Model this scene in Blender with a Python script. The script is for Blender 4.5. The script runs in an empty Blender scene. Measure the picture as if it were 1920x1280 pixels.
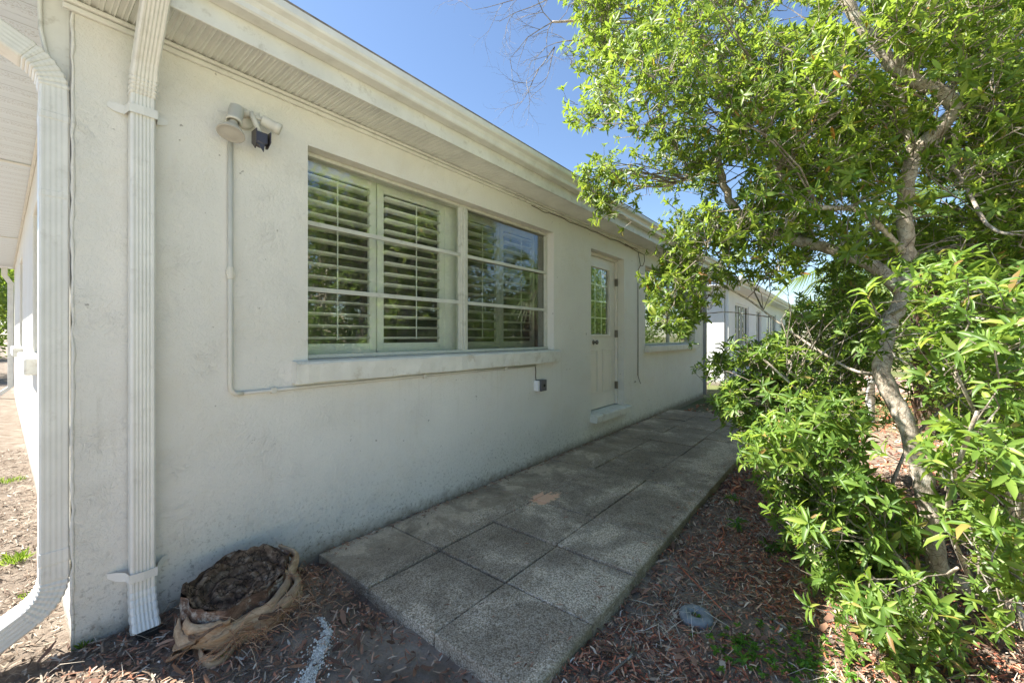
import bpy, bmesh, math, random
import numpy as np
from mathutils import Vector, noise
R = math.radians
rng = np.random.default_rng(7); random.seed(7)
C = bpy.context.scene.collection
sc = bpy.context.scene
# ------------------------------------------------------------ camera
H = 1.24
cam = bpy.data.objects.new('camera', bpy.data.cameras.new('camera')); C.objects.link(cam)
cam.location = (0, 0, H); cam.rotation_euler = (R(90), 0, -R(51.07))
cam.data.sensor_width = 36; cam.data.lens = 14.53; cam.data.shift_y = -9/1920
cam.data.clip_start = .05; cam.data.clip_end = 3000
sc.camera = cam
FW = np.array([.7779, .6284, 0]); RT = np.array([.6284, -.7779, 0]); UP = np.array([0, 0, 1.])
def P(u, v, d):                     # point seen at photo pixel (u, v), d metres in front of the camera
    return np.array([0, 0, H]) + d*(FW + (u-960)/775*RT + (631-v)/775*UP)
# ------------------------------------------------------------ light
S = Vector((-.42, .68, 1)).normalized()
w = bpy.data.worlds.new('World'); sc.world = w; w.use_nodes = True
nt = w.node_tree; bgn = nt.nodes['Background']
sky = nt.nodes.new('ShaderNodeTexSky'); sky.sky_type = 'NISHITA'; sky.sun_disc = False
sky.sun_elevation = math.asin(S.z); sky.sun_rotation = math.atan2(S.x, S.y)
sky.air_density = 1.0; sky.dust_density = .3; sky.ozone_density = 3.0
nt.links.new(sky.outputs[0], bgn.inputs[0]); bgn.inputs[1].default_value = .066
sl = bpy.data.lights.new('sun', 'SUN'); sl.energy = 5.0; sl.angle = R(.5); sl.color = (1, .95, .86)
so = bpy.data.objects.new('sun', sl); C.objects.link(so); so.rotation_euler = (-S).to_track_quat('-Z', 'Y').to_euler()
so.location = (0, 0, 20)
sc.view_settings.view_transform = 'Standard'; sc.view_settings.look = 'None'
sc.view_settings.exposure = 1.86; sc.view_settings.gamma = 1
sc.render.engine = 'CYCLES'
sc.cycles.max_bounces = 12; sc.cycles.diffuse_bounces = 8; sc.cycles.transmission_bounces = 10; sc.cycles.transparent_max_bounces = 12
# ------------------------------------------------------------ helpers
def tag(o, label=None, cat=None, group=None, kind=None):
    if label: o['label'] = label
    if cat: o['category'] = cat
    if group: o['group'] = group
    if kind: o['kind'] = kind
    return o
def empty(name, loc, label=None, cat=None, group=None):
    o = bpy.data.objects.new(name, None); C.objects.link(o); o.location = loc; o.empty_display_size = .1
    bpy.context.view_layer.update()
    return tag(o, label, cat, group)
def link(name, me, mat, parent=None, smooth=False, bevel=0, seg=2):
    me.materials.append(mat)
    o = bpy.data.objects.new(name, me); C.objects.link(o)
    if parent:
        o.parent = parent
        p = parent; off = Vector((0, 0, 0))
        while p: off += p.location; p = p.parent
        o.location = -off
    if smooth:
        me.polygons.foreach_set('use_smooth', [True]*len(me.polygons))
    if bevel:
        m = o.modifiers.new('bevel', 'BEVEL'); m.width = bevel; m.segments = seg; m.limit_method = 'ANGLE'; m.angle_limit = R(40)
    return o
class MB:
    def __init__(s): s.v = []; s.f = []
    def add(s, vs, fs):
        n = len(s.v); s.v += [tuple(map(float, p)) for p in vs]; s.f += [tuple(i+n for i in f) for f in fs]; return s
    def box(s, a, b):
        x0, y0, z0 = a; x1, y1, z1 = b
        return s.add([(x0,y0,z0),(x1,y0,z0),(x1,y1,z0),(x0,y1,z0),(x0,y0,z1),(x1,y0,z1),(x1,y1,z1),(x0,y1,z1)],
            [(0,3,2,1),(4,5,6,7),(0,1,5,4),(1,2,6,5),(2,3,7,6),(3,0,4,7)])
    def prism(s, prof, p0, du, dv, ext):    # profile in (du, dv), swept along ext
        p0 = Vector(p0); du = Vector(du); dv = Vector(dv); ext = Vector(ext); n = len(prof)
        a = [p0+du*x+dv*y for x, y in prof]; b = [q+ext for q in a]
        return s.add(a+b, [tuple(range(n))[::-1], tuple(range(n, 2*n))] + [(i, (i+1) % n, n+(i+1) % n, n+i) for i in range(n)])
    def tube(s, pts, rad, n=8, cap=True):
        pts = [Vector(p) for p in pts]; m = len(pts)
        if not hasattr(rad, '__len__'): rad = [rad]*m
        vs = []; nrm = None
        for i, p in enumerate(pts):
            t = (pts[min(i+1, m-1)]-pts[max(i-1, 0)]).normalized()
            if nrm is None: nrm = t.orthogonal().normalized()
            else: nrm = (nrm - t*nrm.dot(t)).normalized()
            bn = t.cross(nrm)
            for k in range(n):
                a = 2*math.pi*k/n; vs.append(p+(nrm*math.cos(a)+bn*math.sin(a))*rad[i])
        fs = [(i*n+k, i*n+(k+1) % n, (i+1)*n+(k+1) % n, (i+1)*n+k) for i in range(m-1) for k in range(n)]
        if cap: fs += [tuple(range(n))[::-1], tuple(range((m-1)*n, m*n))]
        return s.add(vs, fs)
    def sweep(s, frames, prof, cap=True):   # frames: (point, axis_a, axis_b)
        n = len(prof); m = len(frames); vs = []
        for fr in frames:
            p, a, b = [Vector(q) for q in fr[:3]]; k = fr[3] if len(fr) > 3 else 1
            vs += [p+a*x*k+b*y*k for x, y in prof]
        fs = [(i*n+k, i*n+(k+1) % n, (i+1)*n+(k+1) % n, (i+1)*n+k) for i in range(m-1) for k in range(n)]
        if cap: fs += [tuple(range(n))[::-1], tuple(range((m-1)*n, m*n))]
        return s.add(vs, fs)
    def lathe(s, o, ax, prof, n=24):
        o = Vector(o); ax = Vector(ax).normalized(); a = ax.orthogonal().normalized(); b = ax.cross(a); vs = []
        for r, h in prof:
            for k in range(n):
                t = 2*math.pi*k/n; vs.append(o+ax*h+(a*math.cos(t)+b*math.sin(t))*max(r, 1e-4))
        m = len(prof)
        return s.add(vs, [(i*n+k, i*n+(k+1) % n, (i+1)*n+(k+1) % n, (i+1)*n+k) for i in range(m-1) for k in range(n)])
    def each(s, name, mat, parent=None, nb=8, bevel=0):
        for i in range(0, len(s.v), nb):
            m = MB(); m.v = s.v[i:i+nb]; m.f = [tuple(k-i for k in f) for f in s.f if i <= f[0] < i+nb]; m.build(name, mat, parent, bevel=bevel)
    def build(s, name, mat, parent=None, smooth=False, bevel=0, weld=False, seg=2):
        me = bpy.data.meshes.new(name); me.from_pydata(s.v, [], s.f)
        bm = bmesh.new(); bm.from_mesh(me)
        if weld: bmesh.ops.remove_doubles(bm, verts=bm.verts, dist=1e-5)
        bmesh.ops.recalc_face_normals(bm, faces=bm.faces); bm.to_mesh(me); bm.free()
        return link(name, me, mat, parent, smooth, bevel, seg)
def npmesh(name, V, F, mat, parent=None, smooth=False):
    me = bpy.data.meshes.new(name); k = F.shape[1]
    me.vertices.add(len(V)); me.vertices.foreach_set('co', np.ascontiguousarray(V, dtype=np.float32).ravel())
    me.loops.add(F.size); me.loops.foreach_set('vertex_index', np.ascontiguousarray(F, dtype=np.int32).ravel())
    me.polygons.add(len(F)); me.polygons.foreach_set('loop_start', np.arange(0, F.size, k, dtype=np.int32))
    me.polygons.foreach_set('loop_total', np.full(len(F), k, dtype=np.int32))
    me.update(calc_edges=True)
    return link(name, me, mat, parent, smooth)
# ------------------------------------------------------------ materials
class NT:
    def __init__(s, name, rough=.6, spec=.5):
        s.m = bpy.data.materials.new(name); s.m.use_nodes = True; s.t = s.m.node_tree; s.p = s.t.nodes['Principled BSDF']
        s.p.inputs['Roughness'].default_value = rough; s.p.inputs['Specular IOR Level'].default_value = spec
        s.out = s.t.nodes['Material Output']
        s.pos = s.t.nodes.new('ShaderNodeNewGeometry').outputs['Position']
    def put(s, val, sock):
        if hasattr(val, 'links'): s.t.links.new(val, sock)
        else: sock.default_value = val
    def vec(s, scale=(1, 1, 1), v=None):
        n = s.t.nodes.new('ShaderNodeVectorMath'); n.operation = 'MULTIPLY'; s.put(v or s.pos, n.inputs[0]); n.inputs[1].default_value = scale; return n.outputs[0]
    def noise(s, scale, detail=4, rough=.55, dist=0, v=None, col=False):
        n = s.t.nodes.new('ShaderNodeTexNoise'); s.put(v or s.pos, n.inputs['Vector']); n.inputs['Scale'].default_value = scale
        n.inputs['Detail'].default_value = detail; n.inputs['Roughness'].default_value = rough; n.inputs['Distortion'].default_value = dist
        return n.outputs['Color' if col else 'Fac']
    def voro(s, scale, feat='F1', v=None, out='Distance'):
        n = s.t.nodes.new('ShaderNodeTexVoronoi'); n.feature = feat; s.put(v or s.pos, n.inputs['Vector']); n.inputs['Scale'].default_value = scale; return n.outputs[out]
    def ramp(s, fac, stops, interp='LINEAR'):
        n = s.t.nodes.new('ShaderNodeValToRGB'); s.put(fac, n.inputs[0]); cr = n.color_ramp; cr.interpolation = interp
        while len(cr.elements) < len(stops): cr.elements.new(.5)
        for e, (p, c) in zip(cr.elements, stops):
            e.position = p; e.color = (*c, 1) if hasattr(c, '__len__') else (c, c, c, 1)
        return n.outputs[0]
    def mix(s, fac, a, b, mode='MIX'):
        n = s.t.nodes.new('ShaderNodeMix'); n.data_type = 'RGBA'; n.blend_type = mode
        s.put(fac, n.inputs[0])
        s.put((*a, 1) if isinstance(a, tuple) else a, n.inputs[6]); s.put((*b, 1) if isinstance(b, tuple) else b, n.inputs[7]); return n.outputs[2]
    def math(s, op, a, b=0):
        n = s.t.nodes.new('ShaderNodeMath'); n.operation = op; s.put(a, n.inputs[0]); s.put(b, n.inputs[1]); return n.outputs[0]
    def sep(s):
        n = s.t.nodes.new('ShaderNodeSeparateXYZ'); s.put(s.pos, n.inputs[0]); return n.outputs
    def rnd(s): return s.t.nodes.new('ShaderNodeNewGeometry').outputs['Random Per Island']
    def bump(s, h, dist, strength=1, prev=None):
        n = s.t.nodes.new('ShaderNodeBump'); s.put(h, n.inputs['Height']); n.inputs['Distance'].default_value = dist; n.inputs['Strength'].default_value = strength
        if prev: s.t.links.new(prev, n.inputs['Normal'])
        s.t.links.new(n.outputs[0], s.p.inputs['Normal']); return n.outputs[0]
    def col(s, c):
        s.put((*c, 1) if isinstance(c, tuple) else c, s.p.inputs['Base Color']); return s
def simple(name, c, rough=.5, metal=0, spec=.5, var=.12, sc_=8, dirt=None):
    n = NT(name, rough, spec); n.p.inputs['Metallic'].default_value = metal
    k = n.ramp(n.noise(sc_, 5), [(.3, 1-var), (.7, 1+var*.3)])
    c2 = n.mix(1, c, k, 'MULTIPLY')
    if dirt: c2 = n.mix(n.ramp(n.noise(dirt[1], 6, .7), [(.55, 0), (.72, dirt[2])]), c2, dirt[0])
    n.col(c2); n.bump(n.noise(60, 3), .0006); return n.m

def stucco(name, base):
    n = NT(name, .75, .25)
    x, y, z = n.sep()
    c = n.ramp(n.noise(1.1, 5, .6), [(.3, tuple(b*.90 for b in base)), (.7, base)])
    c = n.mix(n.ramp(n.noise(3.2, 6, .7, .6), [(.52, 0), (.75, .35)]), c, (base[0]*.86, base[1]*.80, base[2]*.70))       # faint warm blotches
    # dirty, mould-specked foot of the wall
    low = n.ramp(n.math('ADD', z, n.math('MULTIPLY', n.math('SUBTRACT', n.noise(2.5, 4), .5), .5)), [(0, 1), (.22, .35), (.5, 0)])
    spk = n.ramp(n.noise(46, 6, .75), [(.54, 0), (.62, 1)])
    c = n.mix(n.math('MULTIPLY', low, n.math('MULTIPLY', spk, .8)), c, (.14, .13, .10))
    c = n.mix(n.math('MULTIPLY', low, .28), c, (.40, .36, .27))
    sp = n.ramp(n.noise(24, 3, .5), [(.73, 0), (.76, .6)])
    c = n.mix(sp, c, (.2, .18, .14))
    cr = n.ramp(n.voro(1.7, 'DISTANCE_TO_EDGE', n.mix(.12, n.pos, n.noise(5, 4, col=True))), [(0, 1), (.0028, 0)])
    c = n.mix(n.math('MULTIPLY', cr, n.ramp(n.noise(1.6, 2), [(.58, 0), (.70, .25)])), c, (.3, .28, .24))
    # drip stains below the sills and splash above the soil
    dr = n.ramp(n.noise(1, 4, .6, v=n.vec((26, 26, 1.1))), [(.55, 0), (.72, .4)])
    band = n.math('MULTIPLY', n.ramp(z, [(.45, 0), (.97, 1), (.985, 1), (1, 0)]), n.ramp(n.noise(1.3, 3), [(.4, .1), (.6, .8)]))
    c = n.mix(n.math('MULTIPLY', dr, band), c, (.42, .38, .29))
    c = n.mix(n.ramp(n.math('ADD', z, n.math('MULTIPLY', n.noise(14, 5, .7), .16)), [(.07, .85), (.17, 0)]), c, (.19, .15, .10))
    n.col(c)
    warp = n.mix(.3, n.pos, n.noise(3, 3, col=True))
    ridg = n.ramp(n.math('ABSOLUTE', n.math('SUBTRACT', n.noise(17, 6, .65, .25, v=n.vec((1, 1, 1.6), warp)), .5)), [(0, 1), (.03, .2), (.12, 0)])
    ridg2 = n.ramp(n.math('ABSOLUTE', n.math('SUBTRACT', n.noise(31, 4, .6, .2, v=n.vec((1, 1, .7), warp)), .5)), [(0, 1), (.04, .15), (.1, 0)])
    gate = n.ramp(n.math('ADD', n.noise(5, 3), n.ramp(z, [(0, .08), (1.2, 0)])), [(.40, 0), (.72, .7)])
    h = n.math('ADD', n.math('MULTIPLY', n.math('ADD', n.math('MULTIPLY', ridg, .55), n.math('MULTIPLY', ridg2, .55)), gate), n.math('MULTIPLY', n.noise(52, 5, .7), 1.3))
    b1 = n.bump(n.noise(2.4, 3), .02, .7)
    n.bump(n.noise(130, 4, .7), .0025, .9, n.bump(h, .0042, .9, b1)); return n.m
M = {}
WALLC = (.80, .785, .72)
M['stucco'] = stucco('stucco', WALLC)
M['stucco_white'] = stucco('stucco_white', (.84, .85, .86))
M['trim'] = simple('painted_trim', (.72, .72, .67), .45, dirt=((.3, .27, .2), 14, .5))
M['gutter'] = simple('gutter_enamel', (.74, .74, .70), .32, dirt=((.35, .33, .25), 5, .35))
M['soffit'] = simple('soffit_metal', (.70, .71, .66), .45)
M['spout'] = simple('spout_paint', (.76, .755, .70), .34, dirt=((.42, .4, .33), 18, .35))
M['frame'] = simple('window_frame_metal', (.60, .60, .52), .38, dirt=((.2, .2, .12), 20, .5))
M['door'] = simple('door_paint', (.76, .73, .66), .35, var=.05)
M['shutter'] = simple('shutter_white', (.88, .88, .82), .4, var=.03)
M['dark'] = simple('dark_gap', (.012, .011, .01), .9)
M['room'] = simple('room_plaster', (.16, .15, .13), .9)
M['hinge'] = simple('hinge_metal', (.22, .2, .17), .4, .8)
M['galv'] = simple('galvanised_steel', (.34, .35, .38), .35, .8, dirt=((.1, .1, .1), 30, .6))
M['white'] = simple('white_paint', (.80, .81, .82), .45, var=.06)
M['cable'] = simple('painted_cable', (.66, .64, .56), .5)
M['brownwire'] = simple('brown_wire', (.09, .065, .04), .6)
M['tan'] = simple('tan_siding', (.50, .40, .27), .8)
M['shingle'] = simple('roof_shingle', (.22, .19, .16), .9, var=.4, sc_=12)
M['concrete'] = simple('concrete_slab', (.42, .42, .40), .85, var=.2, sc_=9)
M['blue'] = simple('blue_plastic', (.03, .10, .26), .4)
M['asphalt'] = simple('asphalt', (.06, .06, .06), .9)
M['lamp_glass'] = simple('dusty_lamp_lens', (.50, .48, .43), .25, var=.1)
M['lamp_dark'] = simple('sensor_bronze', (.10, .085, .085), .28, .6)
def glass(name, tint=(.85, .9, .85), f=.06):
    n = NT(name); t = n.t; n.t.nodes.remove(n.p)
    gm = t.nodes.new('ShaderNodeNewGeometry'); dp = t.nodes.new('ShaderNodeVectorMath'); dp.operation = 'DOT_PRODUCT'
    t.links.new(gm.outputs['Normal'], dp.inputs[0]); t.links.new(gm.outputs['Incoming'], dp.inputs[1])
    fs_ = n.math('ADD', n.math('MULTIPLY', n.math('POWER', n.math('SUBTRACT', 1, n.math('ABSOLUTE', dp.outputs['Value'])), 4), .9), .05+f)
    g = t.nodes.new('ShaderNodeBsdfGlossy'); g.inputs['Roughness'].default_value = .004; g.inputs['Color'].default_value = (.95, .97, .95, 1)
    tr = t.nodes.new('ShaderNodeBsdfTransparent'); tr.inputs[0].default_value = (*tint, 1)
    b = t.nodes.new('ShaderNodeBump'); b.inputs['Distance'].default_value = .002; b.inputs['Strength'].default_value = .25
    t.links.new(n.noise(2.2, 2), b.inputs['Height']); t.links.new(b.outputs[0], g.inputs['Normal'])
    mx = t.nodes.new('ShaderNodeMixShader')
    t.links.new(fs_, mx.inputs[0]); t.links.new(tr.outputs[0], mx.inputs[1]); t.links.new(g.outputs[0], mx.inputs[2])
    d = t.nodes.new('ShaderNodeBsdfDiffuse'); d.inputs[0].default_value = (.5, .48, .42, 1)
    m2 = t.nodes.new('ShaderNodeMixShader'); t.links.new(n.ramp(n.noise(7, 6, .7), [(.4, .01), (.75, .07)]), m2.inputs[0])
    t.links.new(mx.outputs[0], m2.inputs[1]); t.links.new(d.outputs[0], m2.inputs[2])
    t.links.new(m2.outputs[0], n.out.inputs[0]); return n.m
M['glass'] = glass('window_glass', (.97, .99, .96), .06)
M['glass_darker'] = glass('darker_window_glass', (.72, .73, .70), .025)  # darker tint for the right pane, so the shutters behind show less
M['glass_dark'] = glass('tinted_glass', (.25, .27, .26), .08)
def leafmat(name, stops, rough=.42, trans=.5, back=(.34, .46, .05)):
    n = NT(name, rough, .4); t = n.t
    rd = n.rnd()
    c = n.ramp(rd, stops)
    c = n.mix(n.ramp(n.noise(2.2, 2), [(.35, 0), (.7, .45)]), c, n.mix(1, c, (1.35, 1.2, .8), 'MULTIPLY'))
    n.col(c)
    tr = t.nodes.new('ShaderNodeBsdfTranslucent'); t.links.new(n.mix(.65, c, back), tr.inputs[0])
    mx = t.nodes.new('ShaderNodeMixShader'); mx.inputs[0].default_value = trans
    t.links.new(n.p.outputs[0], mx.inputs[1]); t.links.new(tr.outputs[0], mx.inputs[2]); t.links.new(mx.outputs[0], n.out.inputs[0])
    return n.m
M['leaf'] = leafmat('leaf_bright', [(0, (.07, .145, .022)), (.4, (.13, .22, .028)), (.8, (.21, .30, .038)), (.975, (.32, .38, .06)), (.99, (.42, .16, .03)), (1, (.3, .18, .08))])
M['leaf_shrub'] = leafmat('leaf_shrub', [(0, (.07, .15, .03)), (.45, (.13, .235, .045)), (.85, (.21, .33, .06)), (.965, (.32, .42, .09)), (.98, (.40, .30, .10)), (1, (.25, .15, .07))])
M['leaf_far'] = leafmat('leaf_far', [(0, (.04, .09, .02)), (.5, (.085, .16, .03)), (1, (.17, .24, .05))])
M['weed'] = leafmat('weed_leaf', [(0, (.04, .13, .02)), (.6, (.09, .24, .03)), (1, (.2, .38, .04))], .5)
M['grass'] = leafmat('grass_blade', [(0, (.06, .16, .02)), (.6, (.14, .28, .03)), (1, (.3, .36, .08))], .5)
M['palm_leaf'] = leafmat('palm_leaf', [(0, (.05, .10, .03)), (1, (.13, .19, .06))], .35, .3)
def bark(name, a, b, c, vs=(9, 9, 22)):
    n = NT(name, .85, .2)
    k = n.noise(1, 6, .65, 1, v=n.vec(vs)); cc = n.ramp(k, [(.3, a), (.52, b), (.72, c)])
    cc = n.mix(n.ramp(n.noise(16, 6, .7), [(.52, 0), (.62, .6)]), cc, (.50, .50, .45)); cc = n.mix(n.ramp(n.voro(38, 'DISTANCE_TO_EDGE', n.mix(.1, n.pos, n.noise(9, 3, col=True))), [(0, .7), (.05, 0)]), cc, (.07, .05, .035)); n.col(cc)
    n.bump(n.noise(1, 6, .7, 1, v=n.vec(tuple(2.2*q for q in vs))), .006, 1); return n.m
M['bark'] = bark('bark_grey_brown', (.22, .17, .125), (.46, .395, .315), (.62, .57, .49), (26, 26, 15))
M['twig'] = bark('twig_bark', (.10, .08, .06), (.2, .17, .13), (.34, .3, .25))
M['palm_bark'] = bark('palm_bark', (.05, .03, .02), (.16, .1, .07), (.3, .2, .14))
def chipmat(name, stops, rough=.8):
    n = NT(name, rough, .25); n.col(n.ramp(n.rnd(), stops)); n.bump(n.noise(140, 3), .001, .6); return n.m
M['chips'] = chipmat('mulch_chips', [(0, (.06, .037, .028)), (.22, (.20, .105, .07)), (.5, (.42, .18, .11)), (.78, (.50, .31, .21)), (.95, (.56, .44, .34)), (1, (.80, .74, .65))])
M['redchips'] = chipmat('red_mulch_chips', [(0, (.07, .035, .027)), (.3, (.28, .095, .06)), (.65, (.58, .19, .10)), (.86, (.64, .38, .24)), (1, (.76, .62, .48))])
M['barkbits'] = chipmat('bark_pieces', [(0, (.06, .035, .025)), (.5, (.20, .11, .075)), (.85, (.34, .19, .12)), (1, (.45, .36, .28))])
M['straw'] = chipmat('dry_straw', [(0, (.25, .19, .13)), (.5, (.48, .41, .32)), (1, (.72, .66, .56))])
M['sand_litter'] = chipmat('sandy_litter', [(0, (.07, .045, .032)), (.5, (.20, .145, .105)), (.85, (.34, .28, .22)), (1, (.5, .45, .38))])
def groundmat():
    n = NT('soil', .95, .1); x, y, z = n.sep()
    c = n.ramp(n.noise(3, 8, .7), [(.3, (.13, .095, .075)), (.5, (.27, .215, .17)), (.7, (.44, .37, .30))])
    grn = n.ramp(n.noise(.35, 5, .6), [(.42, (.19, .16, .10)), (.58, (.10, .13, .04))])
    sand = n.ramp(n.noise(9, 7, .7), [(.3, (.125, .095, .072)), (.7, (.27, .23, .19))])
    left = n.ramp(n.math('ADD', x, n.math('MULTIPLY', n.noise(3, 4), .5)), [(.35, 1), (.62, 0)])
    c = n.mix(left, c, sand)
    far = n.ramp(n.math('ADD', n.math('MULTIPLY', x, .1), n.math('MULTIPLY', n.noise(1, 3), .1)), [(.72, 0), (.9, 1)])
    c = n.mix(far, c, grn)
    bounce_pale = n.ramp(n.math('ADD', n.math('MULTIPLY', y, -.4), n.math('MULTIPLY', n.noise(1, 3), .1)), [(.38, 0), (.5, 1)]); bounce_pale = n.math('MULTIPLY', bounce_pale, n.ramp(n.math('MULTIPLY', x, .1), [(.34, 1), (.42, 0)])); c = n.mix(bounce_pale, c, n.ramp(n.noise(2, 6, .7), [(.4, (.56, .52, .42)), (.66, (.42, .41, .26))]))  # pale ground out of view, added to bounce light onto the wall
    sp = n.ramp(n.noise(180, 3, .7), [(.62, 0), (.72, .7)]); c = n.mix(sp, c, (.42, .38, .33)); n.col(c)
    b = n.bump(n.noise(22, 8, .7), .02, 1); n.bump(n.noise(120, 5, .75), .006, 1, b); return n.m
M['soil'] = groundmat()
def pavermat():
    n = NT('exposed_aggregate', .8, .35); x, y, z = n.sep()
    vc = n.t.nodes.new('ShaderNodeTexVoronoi'); vc.inputs['Scale'].default_value = 165; n.t.links.new(n.pos, vc.inputs['Vector'])
    sepc = n.t.nodes.new('ShaderNodeSeparateColor'); n.t.links.new(vc.outputs['Color'], sepc.inputs[0])
    peb = n.ramp(sepc.outputs[0], [(0, (.20, .175, .145)), (.22, (.50, .44, .36)), (.5, (.80, .72, .62)), (.85, (.92, .86, .77)), (1, (.94, .9, .84))])
    inside = n.ramp(vc.outputs['Distance'], [(.5, 1), (.75, 0)])
    c = n.mix(inside, (.42, .35, .27), peb)
    # smoother sandy mortar skin near the wall
    nw = n.math('ADD', y, n.math('MULTIPLY', n.math('SUBTRACT', n.noise(5, 5), .5), .35))
    skin = n.ramp(nw, [(0, 0), (1, 1)]); skin = n.ramp(n.math('SUBTRACT', nw, 1.6), [(.3, 0), (.52, .75)])
    c = n.mix(skin, c, n.ramp(n.noise(90, 5, .7), [(.35, (.50, .43, .345)), (.7, (.78, .69, .57))]))
    rs = n.rnd(); c = n.mix(1, c, n.ramp(rs, [(0, (.82, .75, .66)), (.5, (.94, .86, .76)), (1, (1, .92, .82))]), 'MULTIPLY')
    # dark grime
    g = n.noise(2.3, 7, .68, .4)
    edge = n.ramp(n.math('ABSOLUTE', n.math('SUBTRACT', y, 1.62)), [(.0, .12), (.65, 0)])
    g2 = n.ramp(n.math('ADD', n.math('ADD', g, edge), n.math('MULTIPLY', x, .012)), [(.50, 0), (.55, .5), (.60, .62), (.70, .9)])
    c = n.mix(g2, c, n.mix(.3, (.10, .072, .048), c))
    ng = n.ramp(n.noise(9, 6, .7), [(.55, 0), (.72, .5)]); c = n.mix(ng, c, (.06, .048, .032))
    lt = n.ramp(n.noise(30, 3, .6), [(.3, .9), (.7, 1)]); c = n.mix(1, c, lt, 'MULTIPLY')
    # bare salmon patch
    cx = n.math('MULTIPLY', n.math('SUBTRACT', x, 2.62), 5.4); cy = n.math('MULTIPLY', n.math('SUBTRACT', y, 1.80), 8.6)
    d = n.math('SQRT', n.math('ADD', n.math('MULTIPLY', cx, cx), n.math('MULTIPLY', cy, cy)))
    d = n.math('ADD', d, n.math('MULTIPLY', n.math('SUBTRACT', n.noise(19, 6, .7), .5), 2.6))
    c = n.mix(n.ramp(d, [(.60, 1), (.85, 0)]), c, (.85, .52, .34))
    # mossy outer edge
    mo = n.ramp(n.math('ADD', y, n.math('MULTIPLY', n.noise(12, 4), .04)), [(.86, .75), (.90, 0)])
    c = n.mix(mo, c, (.20, .18, .10))
    n.col(c)
    b = n.bump(n.ramp(vc.outputs['Distance'], [(.2, 1), (.6, 0)]), .002, .7); n.bump(n.noise(160, 3), .001, .5, b)
    return n.m
M['paver'] = pavermat()
# perforated, ribbed metal soffit on the side of the house
def sidesoffit():
    n = NT('side_soffit', .5, .4)
    y = n.sep()[1]
    saw = n.math('FRACT', n.math('MULTIPLY', y, 5.2))
    c = n.ramp(saw, [(0, (.25, .24, .22)), (.02, (.68, .75, .81)), (.5, (.72, .79, .85)), (.98, (.68, .75, .81))])
    vd = n.voro(95, 'F1', v=n.vec((1, 1.6, 1)))
    per = n.math('MULTIPLY', n.ramp(vd, [(.28, 1), (.4, 0)]), n.ramp(saw, [(.08, 0), (.12, .55), (.45, .55), (.5, 0)]))
    n.col(n.mix(per, c, (.32, .31, .29)))
    s2 = n.math('FRACT', n.math('MULTIPLY', y, 15.6))
    n.bump(n.ramp(s2, [(0, 0), (.08, 1), (.92, 1), (1, 0)]), .004, .8); return n.m
M['side_soffit'] = sidesoffit()
def stumpmat():
    n = NT('stump_cut', .9, .2); x, y, z = n.sep()
    dx = n.math('SUBTRACT', x, .665); dy = n.math('MULTIPLY', n.math('SUBTRACT', y, 2.085), 1.15)
    d = n.math('SQRT', n.math('ADD', n.math('MULTIPLY', dx, dx), n.math('MULTIPLY', dy, dy)))
    d = n.math('ADD', d, n.math('MULTIPLY', n.noise(9, 5, .6), .07))
    k = n.math('FRACT', n.math('MULTIPLY', d, 34))
    a = n.ramp(n.noise(20, 7, .7, 1), [(.32, (.07, .042, .028)), (.5, (.24, .155, .10)), (.62, (.42, .31, .22)), (.76, (.58, .48, .38))])
    c = n.mix(n.ramp(k, [(0, .75), (.18, .1), (.6, 0), (1, .65)]), a, (.035, .024, .018))
    cr = n.ramp(n.voro(13, 'DISTANCE_TO_EDGE', n.mix(.2, n.pos, n.noise(8, 4, col=True))), [(0, .9), (.045, 0)])
    c = n.mix(cr, c, (.02, .014, .011)); n.col(c)
    b = n.bump(n.ramp(k, [(0, 0), (.3, 1), (.8, .8), (1, 0)]), .006, .9); n.bump(n.noise(34, 8, .75, 1), .016, 1, b); return n.m
M['stump'] = stumpmat()
def bootmat():
    n = NT('palm_boot', .8, .25)
    c = n.ramp(n.math('ADD', n.noise(1, 7, .75, .8, v=n.vec((14, 14, 60))), n.math('MULTIPLY', n.math('SUBTRACT', n.rnd(), .5), .25)), [(.3, (.20, .11, .06)), (.48, (.42, .27, .15)), (.7, (.64, .47, .30))])
    n.col(n.mix(n.ramp(n.noise(5, 4), [(.5, 0), (.65, .6)]), c, (.26, .21, .16))); n.bump(n.noise(1, 4, .6, v=n.vec((30, 30, 120))), .002, .8); return n.m
M['boot'] = bootmat()
M['fibre'] = chipmat('palm_fibre', [(0, (.16, .08, .045)), (.6, (.40, .22, .12)), (1, (.6, .45, .3))])
M['shred'] = chipmat('husk_shreds', [(0, (.07, .04, .025)), (.4, (.27, .16, .09)), (.75, (.50, .34, .2)), (1, (.66, .52, .36))])
M['gravel'] = chipmat('white_gravel', [(0, (.38, .36, .32)), (.5, (.70, .67, .6)), (1, (.86, .84, .78))])
M['ring'] = simple('foam_ring', (.25, .27, .28), .9, var=.35, sc_=40)

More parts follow.
